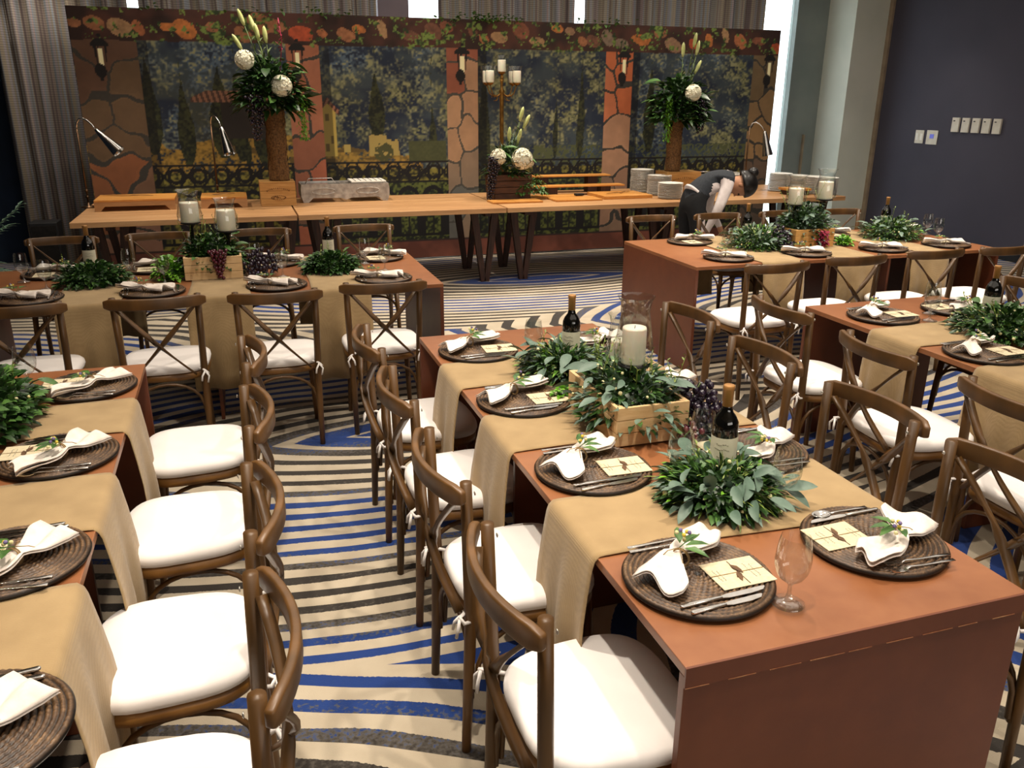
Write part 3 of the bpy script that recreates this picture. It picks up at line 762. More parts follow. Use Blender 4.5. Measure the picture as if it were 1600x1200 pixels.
def make_card():
    t = thing('menu_card', 'x', 'menu card'); m = MB(); m.box((0, 0, .0012), (.112, .142, .0016)); m.build('card', M['paper'], t, smooth=False)
    m = MB(); r = random.Random(2)
    for y, w in ((.045, .05), (.032, .06), (-.045, .04), (-.055, .05)):
        x = -w/2
        while x < w/2:
            l = r.uniform(.003, .008); m.box((x+l/2, y+r.uniform(-.001, .001), .0023), (l, .0022, .0004), r.uniform(-.5, .5)); x += l+.002
    m.build('lettering', M['greyink'], t, smooth=False, kind='stuff')
    m = MB(); m.strap([(-.05, .002, .0027), (.05, .002, .0027)], .0018, .0006, (0, 1, 0))
    m.leaf((-.035, 0, .003), (1, .25, .02), .045, .016, fold=.1, droop=0); m.leaf((-.005, .002, .003), (1, -.3, .02), .045, .014, fold=.1, droop=0)
    m.strap([(-.02, .012, .0028), (0, 0, .003), (.02, -.012, .0028)], .004, .0006, (0, 1, 0))
    m.build('olive_branch', M['ink'], t)
    m = MB(); m.strap([(0, -.071, .0026), (.0, .071, .0026)], .002, .001, (1, 0, 0)); m.build('band', M['twine'], t, smooth=False)
    return t
def goblet(name, label, R, H, bowl):
    t = thing(name, label, 'glass'); m = MB()
    prof = [(R*.92, .001), (R*.95, .003), (R*.5, .006), (.008, .014), (.0045, .03), (.0045, H-bowl-.006), (.009, H-bowl+.001)]
    for k in range(1, 9):
        q = k/8; prof.append((R*(math.sqrt(max(0, 1-(1-q/.5)**2)) if q < .5 else 1-.2*((q-.5)/.5)**1.4), H-bowl+bowl*q))
    n0 = 7
    m.lathe([(0, .001)]+prof, 20); 
    # open bowl: strip the cap
    m.f.pop(); m.mi.pop()
    m.build('goblet_shell', M['glass'], t); return t
butterP = Place(make_knife(.19)); chargerP, forkP, knifeP, spoonP, cardP = Place(make_charger()), Place(make_fork()), Place(make_knife()), Place(make_spoon()), Place(make_card())
napP = [Place(make_napkin(3)), Place(make_napkin(8, 1.1)), Place(make_napkin(21, .9))]
gobP = Place(goblet('water_goblet', 'x', .040, .172, .118))
CNT = [0]
def setting(x, y, rz, where, tbl, card=True, full=True, glass=True, nap=.55, two=True, gs=1, spoon=False):
    """(x,y) charger centre; sitter looks along local +Y"""
    k = CNT[0]; CNT[0] += 1; r = random.Random(k*7+1); zt = .7672; c, s = math.cos(rz), math.sin(rz)
    def at(u, v, z=0): return (x+c*u-s*v, y+s*u+c*v, zt+z)
    chargerP(at(0, 0), rz+r.uniform(0, 6), f'round woven brown charger, {where}', f'woven chargers on {tbl}')
    napP[k % 3](at(-.05, -.02, .013), rz+nap+r.uniform(-.12, .12), f'ivory napkin tied with twine, {where}', f'tied napkins on {tbl}')
    if card: cardP(at(.03, .088, .0150), rz-.0+r.uniform(-.04, .04), f'cream menu card, {where}', f'menu cards on {tbl}')
    forkP(at(-.128, -.02, .0145), rz+r.uniform(-.05, .05), f'inner steel fork of the pair, {where}', f'forks on {tbl}')
    if two: forkP(at(-.152, -.015, .0125), rz+r.uniform(-.05, .05), f'outer steel fork of the pair, {where}', f'forks on {tbl}')
    knifeP(at(.112, .0, .0145), rz+r.uniform(-.05, .05)+.06, f'steel dinner knife, {where}', f'knives on {tbl}')
    (spoonP if spoon else butterP)(at(.137, -.005, .0130), rz+r.uniform(-.05, .05)+.06, f'steel {"spoon" if spoon else "butter knife"} beside the dinner knife, {where}', f'{"spoons" if spoon else "butter knives"} on {tbl}')
    if glass: gobP(at(.19 if glass is True else glass[0], .155 if glass is True else glass[1], 0.0 if not gs else 0), r.uniform(0, 6), f'clear water goblet, {where}', f'goblets on {tbl}')
TC = 'the centre foreground table'
pl4 = ('nearest', 'second nearest', 'third nearest', 'farthest'); fo4 = ('leftmost', 'second from left', 'third from left', 'rightmost')
for i, (x, y) in enumerate(((.955, 1.49), (.958, 2.12), (.955, 2.76), (.968, 3.43))):
    setting(x, y, R_, f'centre table left side, {pl4[i]} place', TC, glass=(.155, .14) if i == 0 else (.17, .2))
for i, (x, y) in enumerate(((1.472, 1.505), (1.50, 2.10), (1.50, 2.75), (1.49, 3.40))):
    setting(x, y, L_, f'centre table right side, {pl4[i]} place', TC, glass=i in (1, 2) and (-.03, .2) or i == 0 and (.24, .10), spoon=True)
TL = 'the left foreground table'
for i, (x, y) in enumerate(((-.545, 1.42), (-.60, 2.05), (-.605, 2.71), (-.612, 3.405))):
    setting(x, y, L_, f'left foreground table, {pl4[i]} place', TL, glass=i == 3 and (.05, .21), nap=.9)
TB = 'the back left table'
for i, (x, y) in enumerate(((-1.14, 5.12), (-.50, 5.12), (.19, 5.10), (.835, 5.12))):
    setting(x, y, 0, f'back left table near side, {fo4[i]} place', TB, glass=(.05, .24), nap=1.1)
for i, (x, y) in enumerate(((-1.14, 5.83), (-.55, 5.84), (.21, 5.84), (.92, 5.84))):
    setting(x, y, PI, f'back left table far side, {fo4[i]} place', TB, glass=(.12, .2), nap=1.1)
TR = 'the back right table'
for i, (x, y) in enumerate(((3.31, 5.14), (3.97, 5.14), (4.66, 5.14), (5.28, 5.16))):
    setting(x, y, 0, f'back right table near side, {fo4[i]} place', TR, glass=i in (0, 3) and (.12, .22), nap=1.2)
for i, (x, y) in enumerate(((3.39, 5.83), (4.0, 5.84), (4.7, 5.84), (5.42, 5.84))):
    setting(x, y, PI, f'back right table far side, {fo4[i]} place', TR, glass=i == 3 and (-.1, .22), nap=1.2)
TE = 'the right edge table'
for i, (x, y) in enumerate(((3.13, 2.06), (3.13, 2.73), (3.165, 3.42))):
    setting(x, y, R_, f'right edge table left side, {("nearest", "middle", "farthest")[i]} place', TE, glass=(.14, .17))
setting(3.66, 3.43, L_, 'right edge table, far right corner place', TE, glass=(-.03, .21))

# ------------------------------------------------------------------ wine bottles
def make_bottle():
    t = thing('wine_bottle', 'x', 'bottle')
    m = MB(); prof = [(0, .006), (.030, .0), (.0375, .006), (.0375, .175), (.036, .195), (.028, .213), (.018, .226), (.0148, .24), (.0142, .25)]
    m.lathe(prof, 24); m.build('glass_body', M['bottle'], t)
    m = MB(); m.lathe([(.0148, .243), (.0150, .292), (.0165, .294), (.0165, .303), (.015, .306), (.014, .3065), (0, .3065)], 16); m.build('foil_capsule', M['foil'], t)
    m = MB(); n = 20; R = .0380; a0, a1 = -1.9, 1.9
    for z in (.045, .155):
        for i in range(n+1):
            a = a0+(a1-a0)*i/n - PI/2; m.v.append((R*math.cos(a), R*math.sin(a), z))
    for i in range(n): m.f.append((i, i+1, n+2+i, n+1+i)); m.mi.append(0)
    lb = m.build('paper_label', M['label'], t)
    m = MB(); r = random.Random(5)
    for z, w in ((.135, .8), (.12, 1.1), (.098, .6), (.07, .9), (.06, .9)):
        a = -w/2
        while a < w/2:
            da = r.uniform(.05, .14); p = [(.0385*math.cos(a+q*da-PI/2), .0385*math.sin(a+q*da-PI/2), z+(.002*math.sin(a*9))) for q in (0, .5, 1)]
            m.strap(p, .0022, .0006, (0, 0, 1)); a += da+.04
    m.build('lettering', M['greyink'], lb, smooth=False, kind='stuff')
    return t
bottleP = Place(make_bottle())
ZT = .766
for x, y, rz, lb in ((1.285, 1.93, -.75, 'dark wine bottle in the near garland of the centre table'), (1.285, 3.12, -.75, 'dark wine bottle behind the crate on the centre table'),
                     (-.905, 5.78, .1, 'dark wine bottle in the left greenery of the back left table'), (.575, 5.78, .1, 'dark wine bottle in the right greenery of the back left table'),
                     (3.80, 5.68, .9, 'dark wine bottle before the waiter on the back right table'), (5.20, 5.76, -.4, 'dark wine bottle in the right greenery near the navy wall'),
                     (3.545, 3.12, -.45, 'dark wine bottle in the garland of the right edge table')):
    bottleP((x, y, ZT), rz, lb, 'wine bottles on the dining tables')

# ------------------------------------------------------------------ greenery
def rnd_in(r, rx, ry, rz_):
    while 1:
        a, b, c = r.uniform(-1, 1), r.uniform(-1, 1), r.uniform(0, 1)
        if a*a+b*b+c*c < 1: return Vector((a*rx, b*ry, c*rz_))
def cloud(m, r, n, rad, L, Wd, up=.5, droop=.3, c=(0, 0, 0), shell=.45, jit=.35):
    c = Vector(c)
    for i in range(n):
        p = rnd_in(r, *rad)
        q = Vector((p.x/rad[0], p.y/rad[1], p.z/rad[2])); l = max(.2, q.length)
        p = p*((shell+(1-shell)*l)/l) if l < shell else p
        d = Vector((p.x/rad[0]+r.uniform(-jit, jit), p.y/rad[1]+r.uniform(-jit, jit), up*p.z/rad[2]+r.uniform(-.2, .5)))
        m.leaf(c+p*.85+Vector((0, 0, .004)), d, L*r.uniform(.6, 1.2), Wd*r.uniform(.7, 1.2), (r.uniform(-.3, .3), r.uniform(-.3, .3), 1), .22, droop)
LEAF = {}
def bigleaf(name, mat, L, Wd, droop=.25):
    key = (mat, round(L, 3), round(Wd, 3))
    if key not in LEAF:
        m = MB(); vs = []
        n = 8
        for i in range(n+1):
            q = i/n; w = Wd/2*math.sin(PI*min(1, q*.97+.03))**.75; z = -droop*L*q*q
            vs += [(-w, q*L, z+w*.35), (0, q*L, z), (w, q*L, z+w*.35)]
        m.v = vs
        for i in range(n): a = i*3; m.f += [(a, a+1, a+4, a+3), (a+1, a+2, a+5, a+4)]; m.mi += [0, 0]
        me = bpy.data.meshes.new(name); me.from_pydata(m.v, [], m.f); me.materials.append(M[mat]); me.polygons.foreach_set('use_smooth', [True]*len(me.polygons)); LEAF[key] = me
    return LEAF[key]
def put_leaves(parent, name, mat, L, Wd, spots):
    me = bigleaf(name, mat, L, Wd)
    for p, d, sc, roll in spots:
        o = bpy.data.objects.new(name, me); C.objects.link(o); o.parent = parent; o.location = p
        q = Vector(d).normalized().to_track_quat('Y', 'Z'); o.rotation_mode = 'QUATERNION'
        from mathutils import Quaternion
        o.rotation_quaternion = q @ Quaternion((0, 1, 0), roll); o.scale = (sc, sc, sc)
def spray(m, r, n, c, rx, ry, z0, h, L):
    """thin upright stems with small buds"""
    for i in range(n):
        p = Vector(c)+Vector((r.uniform(-rx, rx), r.uniform(-ry, ry), z0)); d = Vector((r.uniform(-.6, .6), r.uniform(-.6, .6), 1)).normalized()
        e = p+d*h*r.uniform(.6, 1.1); m.tube([p, (p+e)/2+Vector((r.uniform(-.01, .01), 0, 0)), e], .0012, 4)
        for k in range(7):
            q = .35+.65*k/6; w = p+(e-p)*q; m.leaf(w, (r.uniform(-1, 1), r.uniform(-1, 1), .6), L, L*.45, droop=0)
def garland(name, label, c, rad, seed, mix, cat='greenery', group=None, big=12, bigmat='eucalyptus', buds=20, bigL=.09, rz=0, sprays=4):
    t = thing(name, label, cat, c, rz, group); r = random.Random(seed)
    m = MB(); m.ball((0, 0, rad[2]*.1), 1, 12, 6, (rad[0]*.55, rad[1]*.55, rad[2]*.55)); 
    for i, v in enumerate(m.v): m.v[i] = (v[0], v[1], max(.002, v[2]))
    m.build('moss_base', M['green'], t)
    for mat, n, L, Wd in mix:
        m = MB(); cloud(m, r, n, rad, L, Wd); m.build({'green': 'dark_leaves', 'mid': 'leaves', 'eucalyptus': 'eucalyptus_leaves', 'fern': 'fern_fronds', 'lime': 'bright_leaves', 'cream': 'pale_blossoms'}[mat], M[mat], t, kind='stuff')
    if sprays:
        m = MB(); spray(m, r, sprays, (0, 0, 0), rad[0]*.6, rad[1]*.6, rad[2]*.5, rad[2]*.9, .016); m.build('filler_stems', M['fern'], t, kind='stuff')
    if buds:
        m = MB()
        for i in range(buds):
            p = rnd_in(r, *rad)*.95; m.ball((p.x, p.y, p.z+.01), r.uniform(.004, .008), 6, 4)
        m.build('berries', M['cream'], t, kind='stuff')
    sp = []
    for i in range(big):
        a = r.uniform(0, 2*PI); q = r.uniform(.45, .9); p = (rad[0]*q*math.cos(a), rad[1]*q*math.sin(a), rad[2]*(1.02-q*q)*.95+.02)
        sp.append((p, (math.cos(a+r.uniform(-.9, .9)), math.sin(a+r.uniform(-.9, .9)), r.uniform(-.25, .5)), r.uniform(.65, 1.2), r.uniform(-.7, .7)))
    if big: put_leaves(t, 'leaf', bigmat, bigL, bigL*.40, sp)
    return t
GM = [('green', 420, .05, .02), ('mid', 300, .045, .02), ('eucalyptus', 160, .06, .02), ('fern', 240, .06, .007), ('cream', 50, .018, .01), ('lime', 90, .05, .014)]
garland('greenery_garland', 'eucalyptus and fern garland round the near bottle on the centre table', (1.24, 1.86, ZT), (.20, .20, .105), 1, GM, big=40, bigL=.085, group='table garlands')
garland('greenery_garland', 'eucalyptus garland round the far bottle on the centre table', (1.24, 3.06, ZT), (.22, .24, .11), 2, GM, big=36, bigL=.095, group='table garlands')
GR = [('green', 520, .05, .028), ('mid', 380, .045, .025)]
garland('greenery_mound', 'dark green leafy mound round the left bottle on the back left table', (-.86, 5.48, ZT), (.24, .22, .135), 3, GR, big=0, buds=0, sprays=2)
garland('greenery_mound', 'dark green leafy mound round the right bottle on the back left table', (.555, 5.48, ZT), (.22, .20, .13), 4, GR, big=6, bigmat='mid', bigL=.06, buds=6, sprays=4)
garland('greenery_garland', 'grey-green garland below the bottle nearest the waiter', (3.78, 5.50, ZT), (.30, .26, .17), 5, GM, big=22, bigL=.08, group='table garlands')
garland('greenery_garland', 'grey-green garland round the bottle near the navy wall', (5.12, 5.58, ZT), (.30, .26, .18), 6, GM, big=22, bigL=.08, group='table garlands')
garland('greenery_garland', 'green garland with white buds round the bottle at the right picture edge', (3.50, 2.98, ZT), (.26, .30, .14), 7, [('green', 420, .06, .03), ('mid', 300, .055, .02), ('fern', 200, .05, .008), ('cream', 90, .018, .012)], big=12, bigL=.08, buds=50, bigmat='mid')
garland('greenery_garland', 'leafy green garland cut off by the left picture edge', (-.90, 3.10, ZT), (.21, .42, .19), 8, [('green', 500, .06, .035), ('mid', 420, .05, .03), ('fern', 60, .05, .008)], big=14, bigmat='mid', bigL=.07, buds=6)

# ------------------------------------------------------------------ grapes
GRM = {}
def grapes(name, label, c, n, rad, seed, mat='grape', parts=True, cat='grapes', lean=(0, 0), r0=.0105, alt=0.0):
    t = thing(name, label, cat, c); r = random.Random(seed)
    key = (mat, r0)
    if key not in GRM:
        m = MB(); m.ball((0, 0, 0), r0, 10, 7, (1, 1, 1.12)); me = bpy.data.meshes.new('grape'); me.from_pydata(m.v, [], m.f); me.materials.append(M[mat]); me.polygons.foreach_set('use_smooth', [True]*len(me.polygons)); GRM[key] = me
    pts = []
    tries = 0
    while len(pts) < n and tries < 20000:
        tries += 1; a, b, cc = r.uniform(-1, 1), r.uniform(-1, 1), r.uniform(-1, 1)
        if a*a+b*b > 1: continue
        k = (.35+.65*(cc+1)/2); p = Vector((a*rad[0]*k+lean[0]*cc, b*rad[1]*k+lean[1]*cc, cc*rad[2]))
        if all((p-q).length > r0*1.75 for q in pts): pts.append(p)
    for p in pts:
        o = bpy.data.objects.new('grape', GRM[key]); C.objects.link(o); o.parent = t; o.location = p; o.rotation_euler = (r.random()*3, r.random()*3, 0)
    m = MB(); m.tube([(lean[0], lean[1], rad[2]+.03), (0, 0, 0), (-lean[0], -lean[1], -rad[2])], .003, 6); m.build('stalk', M['stem'], t)
    return t
def grape_heap(name, label, c, n, rad, seed, mat='grape', r0=.0105):
    t = thing(name, label, 'grapes', c); r = random.Random(seed); me = None; pts = []; tries = 0
    key = (mat, r0)
    if key not in GRM:
        m = MB(); m.ball((0, 0, 0), r0, 10, 7, (1, 1, 1.12)); me = bpy.data.meshes.new('grape'); me.from_pydata(m.v, [], m.f); me.materials.append(M[mat]); me.polygons.foreach_set('use_smooth', [True]*len(me.polygons)); GRM[key] = me
    while len(pts) < n and tries < 9000:
        tries += 1; p = rnd_in(r, *rad)+Vector((0, 0, r0))
        if all((p-q).length > r0*1.75 for q in pts): pts.append(p)
    for p in pts:
        o = bpy.data.objects.new('grape', GRM[key]); C.objects.link(o); o.parent = t; o.location = p
    m = MB(); m.tube([(-rad[0], 0, r0), (0, 0, rad[2]), (rad[0]*.8, 0, r0)], .003, 6); m.build('stalk', M['stem'], t)
    return t
grape_heap('grape_bunch', 'bunch of black and red grapes spilling beside the crate on the centre table', (1.43, 2.32, ZT), 130, (.085, .12, .17), 1, r0=.012)
grape_heap('grape_bunch', 'few dark red grapes under the black bunch on the centre table', (1.36, 2.22, ZT), 16, (.05, .05, .06), 2, 'redgrape')
grape_heap('grape_bunch', 'black grapes heaped right of the crate on the back left table', (.12, 5.45, ZT), 110, (.12, .12, .16), 3, r0=.012)
grapes('grape_bunch', 'dark red grapes hanging down the front of the crate on the back left table', (-.13, 5.37, .86), 60, (.055, .025, .085), 4, 'redgrape', r0=.011)
grape_heap('grape_bunch', 'blue-black grapes spilling left of the crate on the back right table', (3.92, 5.42, ZT), 120, (.13, .12, .15), 5, r0=.0125)

# ------------------------------------------------------------------ wooden crates with candles
def crate(name, label, x0, x1, y0, y1, z0, h, group=None, mat='crate', mark=None, open_top=True, th=.012):
    t = thing(name, label, 'crate', ((x0+x1)/2, (y0+y1)/2, z0), 0, group); w, d = x1-x0, y1-y0
    nb = 3
    for s in (-1, 1):
        for k in range(nb):
            hh = h/nb
            m = MB(); m.box((0, s*(d/2-th/2), hh*(k+.5)), (w, th, hh-.0022)); m.build('slat', M[mat], t, smooth=False, bevel=.001)
            m = MB(); m.box((s*(w/2-th/2), 0, hh*(k+.5)), (th, d-2*th-.001, hh-.0022)); m.build('slat', M[mat], t, smooth=False, bevel=.001)
        for q in (-1, 1):
            m = MB(); m.box((s*(w/2-th*1.6), q*(d/2-th*1.6), h/2), (th*1.1, th*1.1, h-.002)); m.build('corner_post', M[mat], t, smooth=False)
    m = MB(); m.box((0, 0, .006), (w-2*th-.002, d-2*th-.002, .008)); m.build('base_board', M[mat], t, smooth=False)
    if not open_top:
        m = MB(); m.box((0, 0, h+.006), (w, d, .011)); m.build('lid', M[mat], t, smooth=False, bevel=.0015)
    if mark:
        m = MB(); r = random.Random(8)
        yy = -d/2-.0012; 
        for k in range(13):   # arched line of burnt letters
            a = PI*.78-k*(PI*.56)/12; x = w*.40*math.cos(a); z = h*.52+h*.28*math.sin(a)-.01
            m.box((x, yy, z), (.010, .0008, .005 if k % 3 else .012)); m.box((x, yy, z+.006), (.004, .0008, .010))
        for k in range(22):   # emblem
            a = 2*PI*k/22; m.box((w*.2*math.cos(a), yy, h*.36+h*.09*math.sin(a)), (.012, .0008, .005))
        for k in range(16):
            m.box((r.uniform(-w*.16, w*.16), yy, h*.36+r.uniform(-.015, .015)), (.012, .0008, .006))
        m.build('burnt_stamp', M['brand'], t, smooth=False, kind='stuff')
    return t
crate('wine_crate', 'pale pine crate planted with greenery on the centre table', 1.10, 1.36, 2.26, 2.68, ZT, .135)
crate('wine_crate', 'pale pine crate with rope handles on the back left table', -.335, .005, 5.39, 5.66, ZT, .14)
crate('wine_crate', 'orange-brown crate with crimson blossoms on the back right table', 4.01, 4.36, 5.34, 5.62, ZT, .14, mat='crateend')
def hurricane(x, y, z, H, R, ch_, cr, label, stand=.1):
    t = thing('hurricane_candle', label, 'candle holder', (x, y, z), 0, 'hurricane candles on the tables')
    m = MB(); m.lathe([(0, 0), (R*.7, 0), (R*.75, .006), (R*.25, .016), (.012, .03), (.012, stand-.03), (R*.4, stand-.012), (R*.8, stand-.004), (R*.8, stand), (0, stand)], 20); m.build('iron_stand', M['iron'], t)
    m = MB()
    pr = [(R*.62, stand+.001), (R*.98, stand+.02), (R*1.0, stand+H*.25), (R*.84, stand+H*.55), (R*.72, stand+H*.78), (R*.80, stand+H*.93), (R*.95, stand+H)]
    m.lathe(pr, 28); m.f.pop(); m.mi.pop(); m.build('glass_chimney', M['glass'], t)
    m = MB(); z0 = stand+.004; m.lathe([(0, z0), (cr*.97, z0), (cr, z0+.004), (cr, z0+ch_-.006), (cr*.96, z0+ch_), (cr*.5, z0+ch_-.004), (0, z0+ch_-.005)], 24); m.build('pillar_candle', M['wax'], t)
    m = MB(); m.tube([(0, 0, z0+ch_-.006), (.001, 0, z0+ch_+.006)], .0014, 5); m.build('wick', M['wick'], t)
    return t
hurricane(1.235, 2.44, .785, .235, .066, .125, .041, 'tall glass hurricane with ivory pillar candle over the centre table crate', .20)
hurricane(1.27, 2.62, .785, .17, .05, .07, .034, 'second glass hurricane behind the big candle on the centre table', .16)
hurricane(-.275, 5.56, .785, .20, .075, .12, .055, 'left glass hurricane candle over the back left crate', .31)
hurricane(-.065, 5.50, .785, .20, .075, .125, .055, 'right glass hurricane candle over the back left crate', .26)
hurricane(4.09, 5.50, .785, .22, .075, .12, .055, 'left glass hurricane candle over the back right crate', .29)
hurricane(4.37, 5.52, .785, .23, .08, .13, .055, 'right glass hurricane candle over the back right crate', .32)
g = garland('crate_greenery', 'tall mixed foliage growing out of the centre table crate', (1.235, 2.47, .80), (.21, .27, .20), 11, [('green', 420, .055, .024), ('mid', 260, .05, .022), ('eucalyptus', 260, .065, .018), ('cream', 60, .018, .01)], big=26, bigL=.08, buds=40, sprays=16)
g = garland('crate_greenery', 'dark bushy foliage growing out of the back left crate', (-.165, 5.54, .80), (.24, .17, .26), 12, [('green', 520, .055, .03), ('mid', 420, .05, .028)], big=8, bigmat='mid', bigL=.08, buds=0, sprays=10)
g = garland('crate_greenery', 'grey-green foliage growing out of the back right crate', (4.19, 5.50, .80), (.27, .2, .32), 13, [('green', 420, .055, .028), ('mid', 260, .05, .028), ('eucalyptus', 420, .06, .028)], big=16, bigL=.07, buds=0, sprays=10)
garland('hydrangea_greens', 'bright lime green blooms at the left of the back left crate', (-.43, 5.50, ZT), (.11, .13, .15), 14, [('lime', 330, .035, .03)], big=0, buds=0, sprays=0)
garland('hydrangea_greens', 'small bright green blooms at the right of the back right crate', (4.50, 5.40, ZT), (.09, .08, .07), 15, [('lime', 130, .035, .03)], big=0, buds=0, sprays=0)
garland('hydrangea_greens', 'small lime bloom tucked by the far corner of the centre crate', (1.10, 2.74, ZT), (.05, .04, .05), 16, [('lime', 60, .03, .022)], big=0, buds=0, sprays=0)
m = MB(); r = random.Random(4)
for k in range(110):
    q = r.random(); m.leaf((4.22+r.gauss(0, .022)+.03*q, 5.325+r.uniform(-.02, .01), .90-.11*q), (r.uniform(-.6, .6), -.6, r.uniform(-.8, .3)), .025, .02)
m.build('amaranthus_blossom', M['crimson'], label='crimson blossom trailing over the front of the back right crate', cat='flower', kind='thing')

# ------------------------------------------------------------------ buffet tables
BZ = .80
def trestle(x0, x1, label):
    t = thing('buffet_table', label, 'table', (x0, 8.0, 0), 0, 'plank buffet tables along the backdrop'); w = x1-x0
    for k in range(5):
        d = 1.42/5; m = MB(); m.box((w/2, d*(k+.5), BZ-.024), (w, d-.003, .048)); m.build('plank', M['buffet'], t, smooth=False, bevel=.003)
    m = MB(); m.box((w/2, 1.34, BZ-.085), (w-.1, .03, .07)); m.build('rear_apron', M['darkwood'], t, smooth=False)
    for cx in (.28 if w > 1.9 else .3, w-.13):
        for yy in (.34, 1.05):
            for s in (-1, 1):
                m = MB(); m.strap([(cx+s*.018, yy, .003), (cx+s*.115, yy, .745)], [.05, .075], .05, (1, 0, 0)); m.build('leg', M['darkwood'], t, smooth=False)
        m = MB(); m.box((cx, .70, .72), (.06, 1.0, .05)); m.build('crossbeam', M['darkwood'], t, smooth=False)
trestle(-1.37, .53, 'plank buffet table at the far left, under the lamps')
trestle(.545, 2.56, 'plank buffet table carrying the pewter chafing dish')
trestle(2.575, 4.58, 'plank buffet table carrying the cutting boards')
trestle(4.595, 6.62, 'plank buffet table at the right behind the waiter')

# buffet items
def riser(x0, x1, y0, y1, h, label, mat='board'):
    t = thing('serving_riser', label, 'serving board', (x0, y0, BZ+.001), 0, 'wooden serving risers on the buffet'); w, d = x1-x0, y1-y0
    m = MB(); m.box((w/2, d/2, h-.009), (w, d, .018)); m.build('board', M[mat], t, smooth=False, bevel=.002)
    m = MB(); z = h-.0185
    # front rail with a trapezoid cut-out
    prof = [(0, 0), (0, z), (w, z), (w, 0), (w-.05, 0), (w-.09, z*.5), (.09, z*.5), (.05, 0)]
    for yy, nm in ((.006, 'front_rail'), (d-.02, 'back_rail')):
        m = MB(); a = [(x, yy, q) for x, q in prof]; b = [(x, yy+.014, q) for x, q in prof]; n = len(prof)
        m.add(a+b, [(0, 1, 6, 7), (1, 2, 5, 6), (2, 3, 4, 5), (8+7, 8+6, 8+1, 8), (8+6, 8+5, 8+2, 8+1), (8+5, 8+4, 8+3, 8+2)]+[(i, i+n, (i+1) % n+n, (i+1) % n) for i in range(n)])
        m.build(nm, M['buffet'], t, smooth=False)
    return t
riser(-1.26, -.55, 8.73, 9.22, .105, 'wide wooden serving riser at the left end of the buffet')
riser(-.315, .115, 8.72, 9.15, .105, 'narrow wooden serving riser beside the crate on the buffet')
def tongs(x, y, z, rz, label):
    t = thing('serving_tongs', label, 'tongs', (x, y, z), rz, 'serving tongs on the buffet')
    for s in (-1, 1):
        m = MB(); m.strap([(0, -.11, .006), (s*.012, 0, .009), (s*.022, .11, .006)], [.012, .009, .02], .003, (1, 0, 0)); m.build('arm', M['steel'], t, smooth=False)
tongs(-.86, 9.02, .907, 1.2, 'steel tongs on the wide left riser'); tongs(-.1, 8.95, .907, 1.9, 'steel tongs on the narrow riser')
crate('wine_crate', 'stamped wooden wine box under the left tall vase on the buffet', .245, .585, 8.74, 9.02, BZ+.001, .225, mat='crateend', mark=1, open_top=False)
crate('wine_crate', 'stamped wooden wine box under the right tall vase on the buffet', 4.70, 5.13, 8.68, 8.98, BZ+.001, .235, mat='crateend', mark=1, open_top=False)
def tallvase(x, y, z, H, R, label):
    t = thing('tall_bark_vase', label, 'vase', (x, y, z), 0, 'tall bark vases on the buffet'); r = random.Random(int(x*10))
    m = MB(); prof = [(0, 0), (R*1.02, 0), (R, .02)]+[(R*(.97+.05*math.sin(k*.9)), H*k/16) for k in range(1, 16)]+[(R*.98, H), (R*.85, H), (R*.85, H-.05), (0, H-.05)]
    m.lathe(prof, 28, mod=lambda q, a, k: Vector((q.x*(1+.03*math.sin(a*9+k*2.1)), q.y*(1+.03*math.sin(a*9+k*2.1)), q.z)))
    m.build('vase_body', M['wicker'], t)
    for k in range(150):
        a = r.uniform(0, 2*PI); z = r.uniform(.02, H-.04); rr = R*1.0
        if k == 0: m = MB()
        p = Vector((rr*math.cos(a), rr*math.sin(a), z)); d = Vector((-math.sin(a)*.4, math.cos(a)*.4, 1))
        m.leaf(p, d, .05, .03, (math.cos(a), math.sin(a), 0), .1, -.0)
    m.build('bark_scales', M['wicker'], t, kind='stuff'); return t
tallvase(.445, 8.88, 1.039, .68, .098, 'tall brown bark vase holding the left flower arrangement')
tallvase(4.83, 8.82, 1.049, .56, .085, 'tall brown bark vase holding the right flower arrangement')
def hydrangea(parent, c, R, seed):
    r = random.Random(seed); m = MB(); m.ball(c, R*.8, 10, 7); c = Vector(c)
    for k in range(170):
        d = Vector((r.gauss(0, 1), r.gauss(0, 1), r.gauss(0, 1))).normalized(); p = c+d*R*.82
        u = d.orthogonal().normalized(); w = d.cross(u)
        a0 = r.random()*2
        for q in range(4):
            a = a0+q*PI/2; dd = u*math.cos(a)+w*math.sin(a)+d*.35; m.leaf(p+d*.003, dd, R*.24, R*.2, d, .1, 0)
    m.build('white_bloom', M['petal'], parent)
def lilybud(parent, p0, p1, R=.014):
    m = MB(); p0, p1 = Vector(p0), Vector(p1); d = (p1-p0)
    u = d.normalized()*.15; q0 = p1-u
    m.tube([p0, q0], .005, 5, mi=1)
    m.tube([q0, q0+u*.25, q0+u*.55, q0+u*.85, p1], [R*.5, R*.95, R*1.1, R*.8, R*.2], 8)
    for k in range(5): m.leaf(p0+(q0-p0)*(.3+.14*k), (math.cos(k*2.4), math.sin(k*2.4), 1.2), .12, .02, mi=1)
    m.build('lily_bud', [M['lily'], M['stem']], parent)
